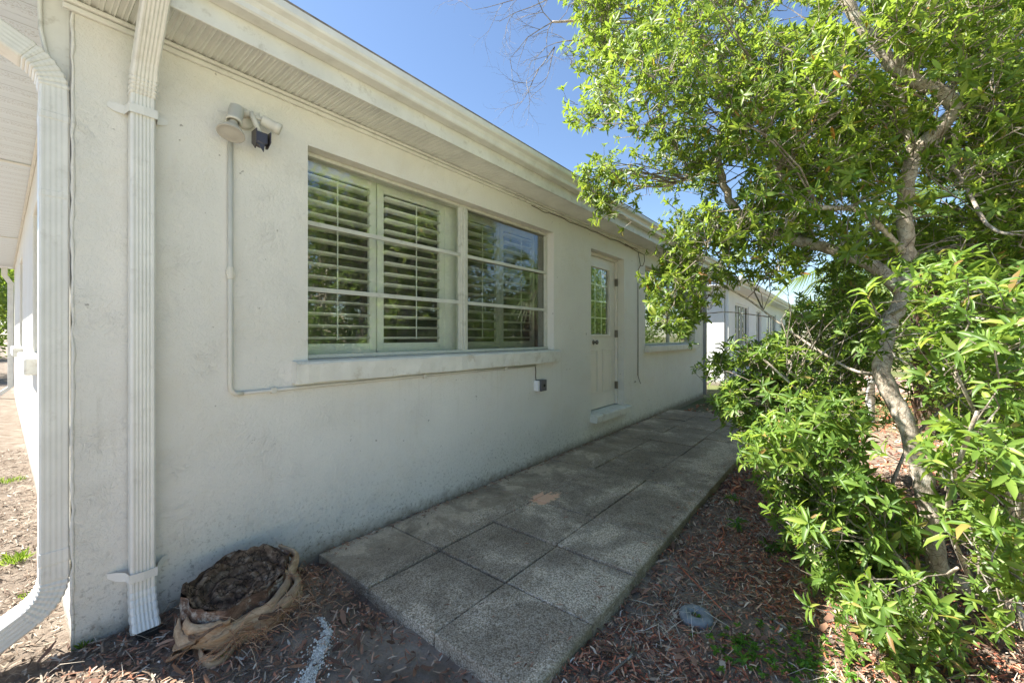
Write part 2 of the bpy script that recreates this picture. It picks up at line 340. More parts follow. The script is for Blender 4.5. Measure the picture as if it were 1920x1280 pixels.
# ------------------------------------------------------------ ground, road, path
def gz(x, y):
    x = np.asarray(x, float); y = np.asarray(y, float)
    s = lambda t: np.clip(t, 0, 1)**2*(3-2*np.clip(t, 0, 1))
    z = -.062+0*x
    z = z + s((1.15-x)/.35)*s((y-1.25)/.9)*.075
    z = z + s((.2-x)/.5)*.035*s((y-.5))
    z = z + .009*np.sin(5.3*x+2.2*y+np.sin(4*y))*np.sin(6.1*y-1.7*x) + .012*np.sin(3.1*x+1.3*np.sin(2.3*y))*np.cos(2.7*y+.7) + .006*np.sin(9*x+2*y)*np.sin(8*y-3*x)
    z = z + s((.75-y)/1.2)*.03
    return z
def axis(a, b, fine, lo, hi):
    mid = list(np.arange(a, b, fine)); st = fine; l = []; q = a
    while q > lo: st *= 1.25; q -= st; l.append(q)
    st = fine; h = []; q = mid[-1]
    while q < hi: st *= 1.25; q += st; h.append(q)
    return np.array(l[::-1]+mid+h)
gx = axis(-1.2, 6.5, .035, -900, 1200); gy = axis(-2.5, 3.2, .035, -900, 1200)
X, Y = np.meshgrid(gx, gy, indexing='ij')
Z = gz(X, Y)+np.where((abs(X-3) < 8) & (abs(Y) < 8), rng.normal(0, .0035, X.shape), 0)
Z = np.where((X > 1.19) & (X < 7.4) & (Y > .90) & (Y < 2.4), -.09, Z)
nx, ny = X.shape; I = np.arange(nx*ny).reshape(nx, ny)
F = np.stack([I[:-1, :-1], I[1:, :-1], I[1:, 1:], I[:-1, 1:]], -1).reshape(-1, 4)
tag(npmesh('ground', np.stack([X, Y, Z], -1).reshape(-1, 3), F, M['soil'], smooth=True), kind='structure')

mb = MB(); px0 = 1.14; PW = .474
for r, (y0, y1) in enumerate([(.85, 1.345), (1.345, 1.845), (1.845, 2.347)]):
    for i in range(13):
        xa = px0+i*PW; xb = xa+PW
        if i == 12: xb = xa+PW*.9
        dz = random.uniform(-.006, .004); tl = random.uniform(-.005, .004); g = .0035
        j = lambda: random.uniform(-.002, .002)
        q = [(xa+g+j(), y0+g+j()), (xb-g+j(), y0+g+j()), (xb-g+j(), y1-g+j()), (xa+g+j(), y1-g+j())]
        vs = [(a, b, -.085) for a, b in q]+[(q[0][0], q[0][1], dz), (q[1][0], q[1][1], dz+tl), (q[2][0], q[2][1], dz+tl), (q[3][0], q[3][1], dz)]
        mb.add(vs, [(0,3,2,1),(4,5,6,7),(0,1,5,4),(1,2,6,5),(2,3,7,6),(3,0,4,7)])
tag(mb.build('path', M['paver'], bevel=.006), kind='structure')
tag(MB().box((1.155, .87, -.088), (7.3, 2.343, -.022)).build('path_bedding', M['soil']), kind='structure')
tag(MB().box((7.35, .92, -.06), (8.25, 1.55, -.012)).build('stepping_slab', M['concrete'], bevel=.01),
    'pale grey concrete slab lying at the far end of the paved path', 'concrete slab')
tag(MB().box((12.6, -1.9, -.08), (17.5, 2.3, -.02)).build('patio', simple('brick_patio', (.40, .26, .21), .85, var=.3, sc_=14)), kind='structure')
tag(MB().box((-60, 26, -.08), (40, 32, -.03)).build('road', M['asphalt']), kind='structure')

# ------------------------------------------------------------ the house
house = empty('house', (.178, 2.35, 0), 'long single storey cream stucco house with white eaves beside the paved path', 'house')
XL, XR, YF = .178, 9.35, 2.35
def wall_holes(mb, u0, u1, z0, z1, holes, pt, depth):
    us = sorted({u0, u1}|{h[0] for h in holes}|{h[1] for h in holes}); zs = sorted({z0, z1}|{h[2] for h in holes}|{h[3] for h in holes})
    for i in range(len(us)-1):
        for j in range(len(zs)-1):
            cu = (us[i]+us[i+1])/2; cz = (zs[j]+zs[j+1])/2
            if any(h[0] < cu < h[1] and h[2] < cz < h[3] for h in holes): continue
            mb.add([pt(us[i], 0, zs[j]), pt(us[i+1], 0, zs[j]), pt(us[i+1], 0, zs[j+1]), pt(us[i], 0, zs[j+1])], [(0, 1, 2, 3)])
    for a, b, c, d in holes:
        q0 = [pt(a, 0, c), pt(b, 0, c), pt(b, 0, d), pt(a, 0, d)]; q1 = [pt(a, depth, c), pt(b, depth, c), pt(b, depth, d), pt(a, depth, d)]
        mb.add(q0+q1, [(0, 1, 5, 4), (1, 2, 6, 5), (2, 3, 7, 6), (3, 0, 4, 7)])
fh = [(1.085, 3.60, 1.10, 2.315), (4.40, 5.34, .31, 2.29), (6.10, 8.75, 1.10, 2.315)]
sh = [(4.3, 5.6, 1.10, 2.315), (8.2, 9.5, 1.10, 2.315)]
mb = MB()
wall_holes(mb, XL, XR, -.12, 2.60, fh, lambda u, d, z: (u, YF+d, z), .20)
wall_holes(mb, YF, 13.2, -.12, 2.70, sh, lambda u, d, z: (XL+d, u, z), .20)
mb.add([(XR, YF, -.12), (XR, 13.2, -.12), (XR, 13.2, 2.7), (XR, YF, 2.7)], [(0, 1, 2, 3)])
mb.add([(XL, 13.2, -.12), (XR, 13.2, -.12), (XR, 13.2, 2.7), (XL, 13.2, 2.7)], [(0, 1, 2, 3)])
mb.build('wall', M['stucco'], house, bevel=.012, weld=True, seg=3)
# rough plaster lip at the corner edge
mb = MB(); pts = []
for k in range(60):
    z = .0+k*2.55/59; pts.append((XL-.0005+random.uniform(-.002, .003), YF+.001+random.uniform(-.002, .002), z))
mb.tube(pts, [random.uniform(.004, .0075) for _ in pts], 6); mb.build('corner_bead', M['stucco'], house, True)
# dark interior
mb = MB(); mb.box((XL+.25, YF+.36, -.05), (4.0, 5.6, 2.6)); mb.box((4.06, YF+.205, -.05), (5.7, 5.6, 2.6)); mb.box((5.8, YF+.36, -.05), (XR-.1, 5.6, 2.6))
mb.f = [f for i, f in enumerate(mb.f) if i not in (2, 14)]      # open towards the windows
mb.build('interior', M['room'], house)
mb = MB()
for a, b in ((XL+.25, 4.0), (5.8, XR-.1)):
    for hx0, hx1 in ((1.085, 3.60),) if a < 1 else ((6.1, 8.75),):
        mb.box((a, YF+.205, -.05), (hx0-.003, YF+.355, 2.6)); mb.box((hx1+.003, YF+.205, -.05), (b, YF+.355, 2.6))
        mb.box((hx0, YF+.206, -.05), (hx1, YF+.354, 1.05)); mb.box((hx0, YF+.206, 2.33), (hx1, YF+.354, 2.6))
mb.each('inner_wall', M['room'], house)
# eave: corrugated soffit
mb = MB(); per = .036; xs = []
x = .15
while x < XR+.15:
    xs += [(x, 0), (x+per*.14, .007), (x+per*.5, .007), (x+per*.62, 0), (x+per*.66, .003), (x+per*.9, .003)]; x += per
vs = [(a, 2.078, 2.546+h) for a, h in xs]+[(a, YF+.02, 2.546+h) for a, h in xs]; n = len(xs)
mb.add(vs, [(i, i+1, n+i+1, n+i) for i in range(n-1)]); mb.build('soffit', M['soffit'], house)
mb = MB(); mb.box((.15, YF-.030, 2.528), (XR+.1, YF-.001, 2.5445)); mb.box((.15, YF-.018, 2.505), (XR+.1, YF-.001, 2.526))
mb.build('soffit_moulding', M['trim'], house, bevel=.004)
mb = MB(); mb.box((.148, 2.062, 2.538), (XR+.16, 2.076, 2.70)); mb.build('fascia', M['trim'], house, bevel=.003)
prof = [(2.058, 2.633), (1.995, 2.633), (1.988, 2.640), (1.985, 2.662), (1.972, 2.680), (1.951, 2.694), (1.946, 2.704), (1.946, 2.735), (1.952, 2.738), (1.956, 2.730), (1.956, 2.706), (1.978, 2.688), (1.993, 2.666), (1.996, 2.643), (2.055, 2.643), (2.055, 2.735), (2.058, 2.735)]
mb = MB(); mb.prism(prof, (.0, 0, 0), (0, 1, 0), (0, 0, 1), (XR+.25, 0, 0)); mb.build('gutter', M['gutter'], house)
mb = MB()
for sx in (3.05, 6.1): mb.prism([(q[0]-.0015 if i < 9 else q[0]+.001, q[1]-.0015) for i, q in enumerate(prof)], (sx, 0, 0), (0, 1, 0), (0, 0, 1), (.03, 0, 0))
mb.each('gutter_joint', M['gutter'], house, 2*len(prof))
# roof
mb = MB()
mb.add([(-.34, 1.99, 2.742), (XR+.3, 1.99, 2.742), (XR+.3, 7.7, 3.6), (-.34, 7.7, 3.6), (-.34, 13.6, 2.742), (XR+.3, 13.6, 2.742),
        (-.34, 1.99, 2.78), (XR+.3, 1.99, 2.78), (XR+.3, 7.7, 3.66), (-.34, 7.7, 3.66), (-.34, 13.6, 2.78), (XR+.3, 13.6, 2.78)],
       [(0, 1, 2, 3), (3, 2, 5, 4), (6, 7, 8, 9), (9, 8, 11, 10), (0, 1, 7, 6), (0, 3, 9, 6), (3, 4, 10, 9), (1, 2, 8, 7), (2, 5, 11, 8)])
mb.build('roof', M['shingle'], house)
mb = MB(); mb.prism([(1.995, 2.66), (1.995, 2.738), (7.7, 3.596), (13.55, 2.738), (13.55, 2.66)], (-.335, 0, 0), (0, 1, 0), (0, 0, 1), (.03, 0, 0)); mb.build('gable_board', M['trim'], house)
mb = MB(); mb.box((.152, 2.08, 2.548), (.172, YF-.002, 2.646)); mb.build('eave_end', M['trim'], house)
# side eave
mb = MB(); mb.box((-.28, 1.98, 2.648), (XL+.01, 13.5, 2.655)); mb.build('side_soffit', M['side_soffit'], house)
mb = MB(); mb.box((-.30, 1.98, 2.62), (-.283, 13.5, 2.74)); mb.box((XL-.02, YF, 2.615), (XL-.001, 13.2, 2.645)); mb.box((-.29, 5.2, 2.636), (XL-.021, 5.24, 2.646)); mb.box((-.29, 9.2, 2.636), (XL-.021, 9.24, 2.646))
mb.build('side_fascia', M['trim'], house, bevel=.003)
# curved end piece of the boxed eave at the corner
mb = MB(); arc = [(XL-.006-.060*(1-math.cos(t)), 2.27+.365*math.sin(t)) for t in np.linspace(0, math.pi/2, 14)]
arc = [(XL-.075+.075*math.cos(t)*1.0-.004, 2.30+.345*math.sin(t)) for t in np.linspace(math.pi/2, 0, 14)]
# panel hugging the side wall with a rounded top, leaning to the left
A = [(XL-.004, 2.62), (XL-.03, 2.635), (XL-.055, 2.62), (XL-.072, 2.58), (XL-.080, 2.52), (XL-.078, 2.42), (XL-.062, 2.32), (XL-.040, 2.24), (XL-.024, 2.18), (XL-.004, 2.14)]
mb.prism(A, (0, YF+.055, 0), (1, 0, 0), (0, 0, 1), (0, .03, 0)); mb.build('eave_return', M['trim'], house, bevel=.003)
mb = MB(); mb.tube([(a-.003, YF+.048, b) for a, b in A[:9]], .007, 6); mb.build('return_moulding', M['trim'], house, True)

# windows
def window(x0, x1, z0, z1, units, yg, parent, rows=3, wall='y'):
    def B(mb, u0, u1, a, b, c, d):
        if wall == 'y': mb.box((u0, a, c), (u1, b, d))
        else: mb.box((a, u0, c), (b, u1, d))
    f = MB(); fw = .022
    B(f, x0, x1, yg-.028, yg+.03, z1-fw, z1); B(f, x0, x1, yg-.034, yg+.03, z0, z0+fw)
    n = len(units)
    for i, (a, b) in enumerate(units):
        B(f, a, a+fw, yg-.026, yg+.029, z0+fw, z1-fw); B(f, b-fw, b, yg-.026, yg+.029, z0+fw, z1-fw)
    fo = f.build('window', M['frame'], parent, bevel=.003)
    r = MB()
    for a, b in units:
        h = (z1-z0-2*fw)/rows
        for k in range(1, rows):
            zz = z0+fw+k*h
            B(r, a+fw, b-fw, yg-.020, yg+.006, zz-.012, zz+.012); B(r, a+fw, b-fw, yg-.027, yg-.0205, zz-.016, zz-.004)
        B(r, a+fw, a+fw+.012, yg-.018, yg+.004, z0+fw, z1-fw); B(r, b-fw-.012, b-fw, yg-.018, yg+.004, z0+fw, z1-fw)
    r.build('sash_rail', M['frame'], fo, bevel=.002)
    for i, (a, b) in enumerate(units):
        g = MB(); B(g, a+fw, b-fw, yg-.003, yg+.001, z0+fw, z1-fw); g.build('pane', M['glass_darker' if i and wall == 'y' and x0 < 2 else 'glass'], fo)
    return fo
win = window(1.087, 3.598, 1.112, 2.313, [(1.087, 2.375), (2.400, 3.598)], 2.455, house)
tag(win, 'wide double window with white shutters behind its glass')
mb = MB(); mb.box((2.376, 2.42, 1.134), (2.399, 2.478, 2.291)); mb.build('mullion', M['frame'], win, bevel=.004)
win2 = window(6.102, 8.748, 1.112, 2.313, [(6.102, 7.42), (7.43, 8.748)], 2.455, house)
tag(win2, 'double window beyond the door behind a leafy branch')
for (a, b) in ((4.302, 5.598), (8.202, 9.498)): window(a, b, 1.112, 2.313, [(a, b)], XL+.14, house, wall='x')
# plantation shutters behind the big window
def shutters(panels, y, z0, z1):
    st = .052
    for a, b in panels:
        fr = MB(); sl = MB(); rd = MB()
        fr.box((a, y-.014, z0), (a+st, y+.014, z1)); fr.box((b-st, y-.014, z0), (b, y+.014, z1))
        fr.box((a+st, y-.013, z0), (b-st, y+.013, z0+.095)); fr.box((a+st, y-.013, z1-.07), (b-st, y+.013, z1))
        fo = fr.build('shutter', M['shutter'], house, bevel=.003)
        z = z0+.13
        while z < z1-.1:
            t = R(random.uniform(-14, -9)); cx, sx_ = math.cos(t), math.sin(t)
            pr = [(-.041, 0), (-.02, .0045), (.02, .0045), (.041, 0), (.02, -.0045), (-.02, -.0045)]
            pr = [(p*cx-q*sx_, p*sx_+q*cx) for p, q in pr]
            sl.prism(pr, (a+st+.002, y, z), (0, 1, 0), (0, 0, 1), (b-a-2*st-.004, 0, 0)); z += .0765
        m = (a+b)/2; rd.box((m-.0032, y-.056, z0+.12), (m+.0032, y-.047, z1-.10))
        sl.build('louvres', M['shutter'], fo, True); rd.build('tilt_rod', M['shutter'], fo, bevel=.002)
shutters([(1.05, 1.655), (1.665, 2.285), (2.425, 2.985), (2.990, 3.55)], 2.575, 1.10, 2.33)
MB().box((2.288, 2.562, 1.10), (2.422, 2.60, 2.33)).build('shutter_post', M['shutter'], house, bevel=.003)
# sills
def rough_sill(x0, x1, y0, y1, z0, z1, name='window_sill'):
    mb = MB(); n = max(4, int((x1-x0)/.06)); rows = []
    for i in range(n+1):
        x = x0+(x1-x0)*i/n; k = lambda: random.uniform(-.003, .003)
        rows.append([(x, y1, z0), (x, y0+.004+k(), z0+k()), (x, y0+k(), z1-.018+k()*.5), (x, y0+.012, z1-.006+k()*.3), (x, y1, z1)])
    vs = [p for r in rows for p in r]; fs = []
    for i in range(n):
        for k in range(5): fs.append((i*5+k, i*5+(k+1) % 5, (i+1)*5+(k+1) % 5, (i+1)*5+k))
    fs += [(0, 1, 2, 3, 4), tuple(n*5+k for k in range(5))]
    return mb.add(vs, fs).build(name, M['sill'], house)
M['sill'] = simple('sill_plaster', (.74, .73, .66), .7, dirt=((.33, .26, .16), 9, .55))
rough_sill(1.0, 3.63, 2.285, 2.42, .985, 1.108)
rough_sill(6.08, 8.80, 2.275, 2.42, 1.01, 1.108)
rough_sill(4.385, 5.40, 2.262, 2.475, .225, .315, 'door_sill')
for (a, b) in ((4.1, 5.7), (8.0, 9.6)):
    MB().box((XL-.085, a, .99), (XL+.10, b, 1.10)).build('window_sill', M['sill'], house, bevel=.012)
# door
d = MB(); yd = 2.472
gx0, gx1, gz0, gz1 = 4.60, 5.125, 1.27, 2.12
wall_holes(d, 4.44, 5.305, .325, 2.25, [(gx0, gx1, gz0, gz1)], lambda u, q, z: (u, yd+q, z), .03)
door = tag(d.build('door', M['door'], house, weld=True), 'half glazed cream panel door with three hinges')
f = MB(); f.box((4.403, yd-.035, .325), (4.438, yd+.04, 2.287)); f.box((5.307, yd-.035, .325), (5.337, yd+.04, 2.287)); f.box((4.438, yd-.034, 2.252), (5.307, yd+.04, 2.286))
f.build('door_frame', M['door'], door, bevel=.003)
f = MB()
for a, b in ((gx0-.03, gx0), (gx1, gx1+.03)): f.box((a, yd-.013, gz0-.03), (b, yd-.001, gz1+.03))
f.box((gx0, yd-.012, gz0-.03), (gx1, yd-.001, gz0)); f.box((gx0, yd-.012, gz1), (gx1, yd-.001, gz1+.03)); f.build('glazing_bead', M['door'], door, bevel=.003)
f = MB()
for k in (1, 2): f.box((gx0+(gx1-gx0)*k/3-.009, yd+.020, gz0), (gx0+(gx1-gx0)*k/3+.009, yd+.025, gz1))
for k in range(1, 4): f.box((gx0, yd+.0195, gz0+(gz1-gz0)*k/4-.009), (gx1, yd+.0245, gz0+(gz1-gz0)*k/4+.009))
f.build('glazing_bar', M['shutter'], door)
MB().box((gx0, yd+.012, gz0), (gx1, yd+.016, gz1)).build('pane', M['glass'], door)
MB().box((4.41, yd+.06, .3), (5.33, yd+.065, 2.28)).build('dim_room_sheet', simple('room_dim', (.07, .08, .06), .9), door)  # dark sheet behind the glass, standing in for the dim room
f = MB()
for a, b in ((4.55, 4.80), (4.93, 5.18)):
    for q0, q1, r0, r1 in ((a, b, .52, .54), (a, b, 1.06, 1.08), (a, a+.02, .54, 1.06), (b-.02, b, .54, 1.06)): f.box((q0, yd-.007, r0), (q1, yd-.0005, r1))
    f.box((a+.045, yd-.005, .585), (b-.045, yd-.0004, 1.015))
f.build('panel_moulding', M['door'], door, bevel=.003)
for z in (1.98, 1.28, .58): MB().box((5.296, yd-.046, z-.05), (5.312, yd-.002, z+.05)).build('hinge', M['hinge'], door, bevel=.003)
f = MB(); f.lathe((4.69, yd-.001, 1.17), (0, -1, 0), [(0, 0), (.03, 0), (.03, .006), (.012, .01), (.012, .03), (.026, .04), (.028, .055), (.015, .066), (0, .067)], 20); f.build('door_knob', M['hinge'], door, True)

# downspouts -------------------------------------------------
def ribprof(wd, dp, ribs=5, fl=.0022):       # rectangle with shallow flutes in the front; (a: across, b: depth, front at -b)
    p = [(-wd/2, dp/2), (wd/2, dp/2), (wd/2, -dp/2+.006), (wd/2-.006, -dp/2)]
    xs = np.linspace(wd/2-.012, -wd/2+.012, ribs*4)
    for i, x in enumerate(xs): p.append((x, -dp/2+(0, fl, fl, 0)[i % 4]))
    p += [(-wd/2+.006, -dp/2), (-wd/2, -dp/2+.006)]
    return p
def spout_front(xc, ytop, labeltxt):
    yw = YF-.006-.030; W, D = .080, .060
    fr = []
    # gutter outlet -> slanted leg -> straight leg
    a = Vector((1, 0, 0))
    def add(y, z, ang, k=1): fr.append(((xc, y, z), a*k, Vector((0, math.cos(ang), math.sin(ang)))*k))
    add(2.02, 2.64, 0); add(2.02, 2.60, 0); add(2.025, 2.575, R(12)); add(2.06, 2.545, R(42))
    add(2.235, 2.375, R(42)); add(2.255, 2.345, R(34)); 
    for k in range(15):                                 # crimped elbow
        t = (k//3+(0, .5, .62)[k % 3])/5; add(2.268+.045*t, 2.325-.085*t, R(30*(1-t)), (1.06, 1.04, .975)[k % 3])
    add(yw, 2.21, 0)
    fr.append(((xc, yw, 2.195), a*1.03, Vector((0, 1.03, 0)))); fr.append(((xc, yw, 2.192), a, Vector((0, 1, 0))))
    fr.append(((xc, yw, .23), a, Vector((0, 1, 0)))); fr.append(((xc, yw, .226), a*1.05, Vector((0, 1.05, 0))))
    for k in range(18):
        t = (k//3+(0, .45, .6)[k % 3])/5.6; add(yw-.075*t*t, .20-.165*t, -R(26)*t, (1.04+.06*t)*(1.02, 1.0, .955)[k % 3])
    return MB().sweep(fr, ribprof(W, D), cap=False).build('downspout', M['spout'], house)
ds = tag(spout_front(.376, 0, ''), 'fluted cream downspout on the path side of the house')
# near-black block: the shade inside the outlet put into colour
MB().box((.345, 2.19, .028), (.407, 2.25, .045)).build('spout_shade_block', M['dark'], ds)
def strap(z, x0, x1, lift, droop, parent):
    mb = MB(); yw = YF-.004; yf = YF-.072
    pl = [(x0-.062, yw), (x0-.040, yw-.004-lift), (x0-.012, yw-.01-lift*2), (x0-.005, yf), ((x0+x1)/2, yf-.003), (x1+.005, yf), (x1+.014, yw-.008-lift*2), (x1+.030, yw-.003-lift), (x1+.052, yw)]
    n = len(pl); vs = []
    for i, (x, y) in enumerate(pl):
        dz = droop*math.sin(math.pi*i/(n-1))*-1+(.02*lift*10 if i > n-3 else 0); h = .010 if i in (0, n-1) else .018
        vs += [(x, y, z+dz-h), (x, y, z+dz+h), (x, y+.0025, z+dz+h), (x, y+.0025, z+dz-h)]
    fs = []
    for i in range(n-1):
        for k in range(4): fs.append((i*4+k, i*4+(k+1) % 4, i*4+4+(k+1) % 4, i*4+4+k))
    fs += [(0, 1, 2, 3), tuple((n-1)*4+k for k in range(4))]
    return mb.add(vs, fs).build('strap', M['spout'], parent)
strap(2.19, .336, .416, .0, .01, ds); strap(.262, .336, .416, .014, .018, ds)
# side downspout
def spout_side(yc, zfac=1):
    W, D = .080, .10; X0 = XL-.007-W/2; fr = []
    def add(x, z, ang, k=1): fr.append(((x, yc, z), Vector((math.cos(ang), 0, math.sin(ang)))*k, Vector((0, 1, 0))*k))
    add(-.30, 2.56, R(62)); add(-.10, 2.455, R(62))
    for k in range(24):
        t = (k//3+(0, .42, .50)[k % 3])/8; an = R(62)*(1-t); r = .135
        cx, cz = X0-r, 2.19; add(cx+r*math.cos(an), cz+r*math.sin(an)+(.0), an, (1.03, 1.0, .955)[k % 3])
    add(X0, 2.10, 0); add(X0, 2.097, 0, 1.04); add(X0, 2.075, 0, 1.04); add(X0, 2.072, 0)
    add(X0, 1.80, 0); add(X0, 1.797, 0, 1.03); add(X0, 1.777, 0, 1.03); add(X0, 1.774, 0)
    add(X0, .42, 0); add(X0, .417, 0, 1.04); add(X0, .372, 0, 1.04); add(X0, .365, 0)
    for k in range(24):
        t = (k//3+(0, .42, .50)[k % 3])/8; an = -R(58)*t; r = .15
        cx, cz = X0-r, .31; add(cx+r*math.cos(an), cz+r*math.sin(an), an, (1.03, 1.0, .955)[k % 3])
    add(cx+r*math.cos(R(58)), cz-r*math.sin(R(58)), -R(58), 1)
    e = fr[-1][0]; dx, dz = -math.sin(R(58)), -math.cos(R(58))
    add(e[0]+dx*.22, e[2]+dz*.22, -R(58), 1.0)
    return fr
prof_s = ribprof(.080, .10, 4, .0007)
fs_ = spout_side(2.412)
# first frames: straight slanted leg that meets the elbow tangentially
el = fs_[2][0]; fs_[1] = ((el[0]-math.sin(R(62))*.02, 2.412, el[2]+math.cos(R(62))*.02),)+fs_[1][1:]; fs_[0] = ((el[0]-math.sin(R(62))*.32, 2.412, el[2]+math.cos(R(62))*.32),)+fs_[0][1:]
sp2 = tag(MB().sweep(fs_, prof_s, cap=False).build('downspout', M['spout'], house), 'thick downspout bending away at the near corner')
def far_spout():
    fr = []
    for (x, y, z, an) in ((.05, 12.9, 2.6, 0), (.05, 12.9, 2.45, 0), (XL-.05, 12.9, 2.3, 0), (XL-.05, 12.9, .25, 0), (-.05, 12.9, .08, R(-40)), (-.2, 12.9, .04, R(-60))):
        fr.append(((x, y, z), Vector((math.cos(an), 0, math.sin(an))), Vector((0, 1, 0))))
    return MB().sweep(fr, ribprof(.08, .1, 3), cap=False).build('downspout', M['spout'], house)
far_spout()
MB().prism([(-.03, -.04), (.03, -.04), (.03, .04), (-.03, .04)], (XR+.035, YF-.02, .02), (1, 0, 0), (0, 1, 0), (0, 0, 2.5)).build('downspout', M['galv'], house, bevel=.006)
# fittings on the wall ---------------------------------------
lamp = empty('wall_floodlight', (.74, 2.35, 2.30), 'old painted twin socket floodlight with a motion sensor high on the stucco wall', 'floodlight')
lx, ly, lz = .742, 2.34, 2.30
f = MB(); f.lathe((lx+.02, 2.349, lz+.03), (0, -1, 0), [(0, 0), (.052, 0), (.052, .012), (.044, .022), (0, .022)], 24); f.build('mount_plate', M['cable'], lamp, True)
f = MB(); ax = Vector((-.25, -.25, -1)).normalized(); o = Vector((lx-.028, 2.275, lz+.035))
f.lathe(o, ax, [(0, -.01), (.018, -.01), (.031, 0), (.031, .07), (.034, .072), (.034, .085), (.028, .088), (.024, .08)], 24)
f.tube([(lx+.01, 2.335, lz+.05), (lx-.012, 2.305, lz+.055), tuple(o+Vector((0, 0, .004)))], .013, 10); f.build('socket', M['cable'], lamp, True)
f = MB(); f.lathe(o+ax*.082, ax, [(.018, 0), (.020, .014), (.030, .030), (.045, .050), (.055, .066), (.058, .074)], 28); f.build('bulb', simple('bulb_reflector', (.55, .52, .44), .25), lamp, True)
f = MB(); f.lathe(o+ax*.082, ax, [(.058, .074), (.053, .077), (.050, .074), (.030, .079), (0, .081)], 28); f.build('bulb_lens', M['lamp_glass'], lamp, True)
f = MB(); ax2 = Vector((1, -.35, -.38)).normalized(); o2 = Vector((lx+.085, 2.285, lz+.028))
f.lathe(o2, ax2, [(.019, .004), (.024, 0), (.026, .004), (.026, .058), (.029, .06), (.029, .086), (.024, .088), (0, .07)], 24)
f.tube([(lx+.035, 2.33, lz+.04), (lx+.062, 2.30, lz+.038), tuple(o2+ax2*.004)], .010, 8); f.build('socket', M['cable'], lamp, True)
f = MB(); f.tube([(lx+.012, 2.33, lz+.035), (lx+.028, 2.30, lz+.045), (lx+.042, 2.285, lz+.035)], .014, 10); f.tube([(lx+.036, 2.285, lz+.045), (lx+.064, 2.262, lz-.045)], .0125, 10)
f.lathe((lx+.066, 2.26, lz-.058), (.2, 0, 1), [(0, -.012), (.014, -.010), (.016, 0), (.012, .012), (0, .014)], 16); f.build('sensor_arm', M['cable'], lamp, True)
f = MB(); cx_, cz_ = lx+.062, lz-.062
f.prism([(-.026, 0), (.026, 0), (.026, -.052), (.008, -.060), (-.026, -.052)], (cx_, 2.215, cz_), (1, 0, 0), (0, 0, 1), (0, .06, 0))
f.build('motion_sensor', M['lamp_dark'], lamp, bevel=.004)
f = MB()
f.prism([(0, 0), (.062, 0), (.062, -.058), (.05, -.066), (.02, -.092), (0, -.07)], (cx_-.032, 2.20, cz_+.004), (0, 1, 0), (0, 0, 1), (.004, 0, 0))
f.prism([(0, 0), (.062, 0), (.062, -.066), (.04, -.072), (0, -.05)], (cx_+.030, 2.20, cz_+.004), (0, 1, 0), (0, 0, 1), (.004, 0, 0))
f.prism([(-.028, -.056), (.004, -.098), (.010, -.06)], (cx_, 2.21, cz_), (1, 0, 0), (0, 0, 1), (0, .004, 0)); f.build('sensor_hood', M['lamp_dark'], lamp)
cond = MB(); cz = .958; cy = 2.335
cond.tube([(.705, cy, 2.20), (.705, cy, cz+.05), (.708, cy, cz+.02), (.725, cy, cz+.002), (.76, cy, cz)], .0115, 10)
cond.tube([(.76, cy, cz), (1.05, cy, cz+.002), (2.0, cy+.002, cz+.004), (3.26, cy+.002, cz+.002)], .0095, 8)
conduit = cond.build('conduit', M['cable'], None, True); tag(conduit, 'thin painted conduit running down from the floodlight and along under the window sill', 'conduit')
f = MB()
for z in (1.55,): f.box((.688, 2.325, z-.012), (.724, 2.3485, z+.012))
for x in (.9, 1.9, 2.8): f.box((x-.012, 2.322, cz-.014), (x+.012, 2.3485, cz+.016))
f.each('clip', M['cable'], conduit, bevel=.002)
f = MB(); f.lathe((.705, cy, 1.52), (0, 0, 1), [(.0116, 0), (.015, .002), (.015, .06), (.0116, .062)], 12)
f.build('coupling', M['cable'], conduit, bevel=.002)
box = empty('outlet_box', (3.3, 2.35, .77), 'small grey metal outlet box on the wall below the right end of the sill', 'outlet box')
f = MB(); f.box((3.245, 2.30, .715), (3.275, 2.349, .815)); f.build('cover_plate', M['white'], box, bevel=.003)
f = MB(); f.box((3.278, 2.285, .712), (3.375, 2.349, .82)); f.build('metal_box', simple('box_grey', (.10, .105, .12), .5), box, bevel=.005)
f = MB(); f.lathe((3.33, 2.2845, .765), (0, -1, 0), [(0, .0), (.014, 0), (.014, .003), (0, .003)], 16); f.build('knockout', M['dark'], box)
f = MB(); f.tube([(3.26, 2.34, .95), (3.262, 2.338, .9), (3.255, 2.336, .86), (3.262, 2.335, .815)], .0045, 6); f.build('cable', M['brownwire'], box, True)
wr = MB()
pts = [(3.2+.1*i, YF-.008, 2.495-.004*math.sin(i*.9)-(.012 if i % 5 == 2 else 0)) for i in range(0, 27)]
wr.tube(pts, .0035, 5)
wr.tube([(5.35, 2.34, 2.50), (5.6, 2.335, 2.475), (5.78, 2.33, 2.46), (5.83, 2.33, 2.36), (5.86, 2.33, 2.28), (5.83, 2.332, 2.24), (5.80, 2.338, 2.2), (5.80, 2.341, 1.9), (5.805, 2.341, 1.2), (5.80, 2.341, .68)], .005, 6)
wr.tube([(5.78, 2.33, 2.46), (5.98, 2.32, 2.45), (6.0, 2.32, 2.36), (5.94, 2.325, 2.28), (5.86, 2.33, 2.27)], .005, 6)
wr.tube([(5.80, 2.341, .68), (5.85, 2.34, .60), (5.9, 2.338, .55)], .003, 5); wr.tube([(5.72, 2.34, .60), (5.66, 2.33, .60)], .006, 5)
tag(wr.build('loose_cable', M['brownwire'], None, True), 'thin brown cable sagging along the soffit and hanging down the wall beside the door', 'cable')

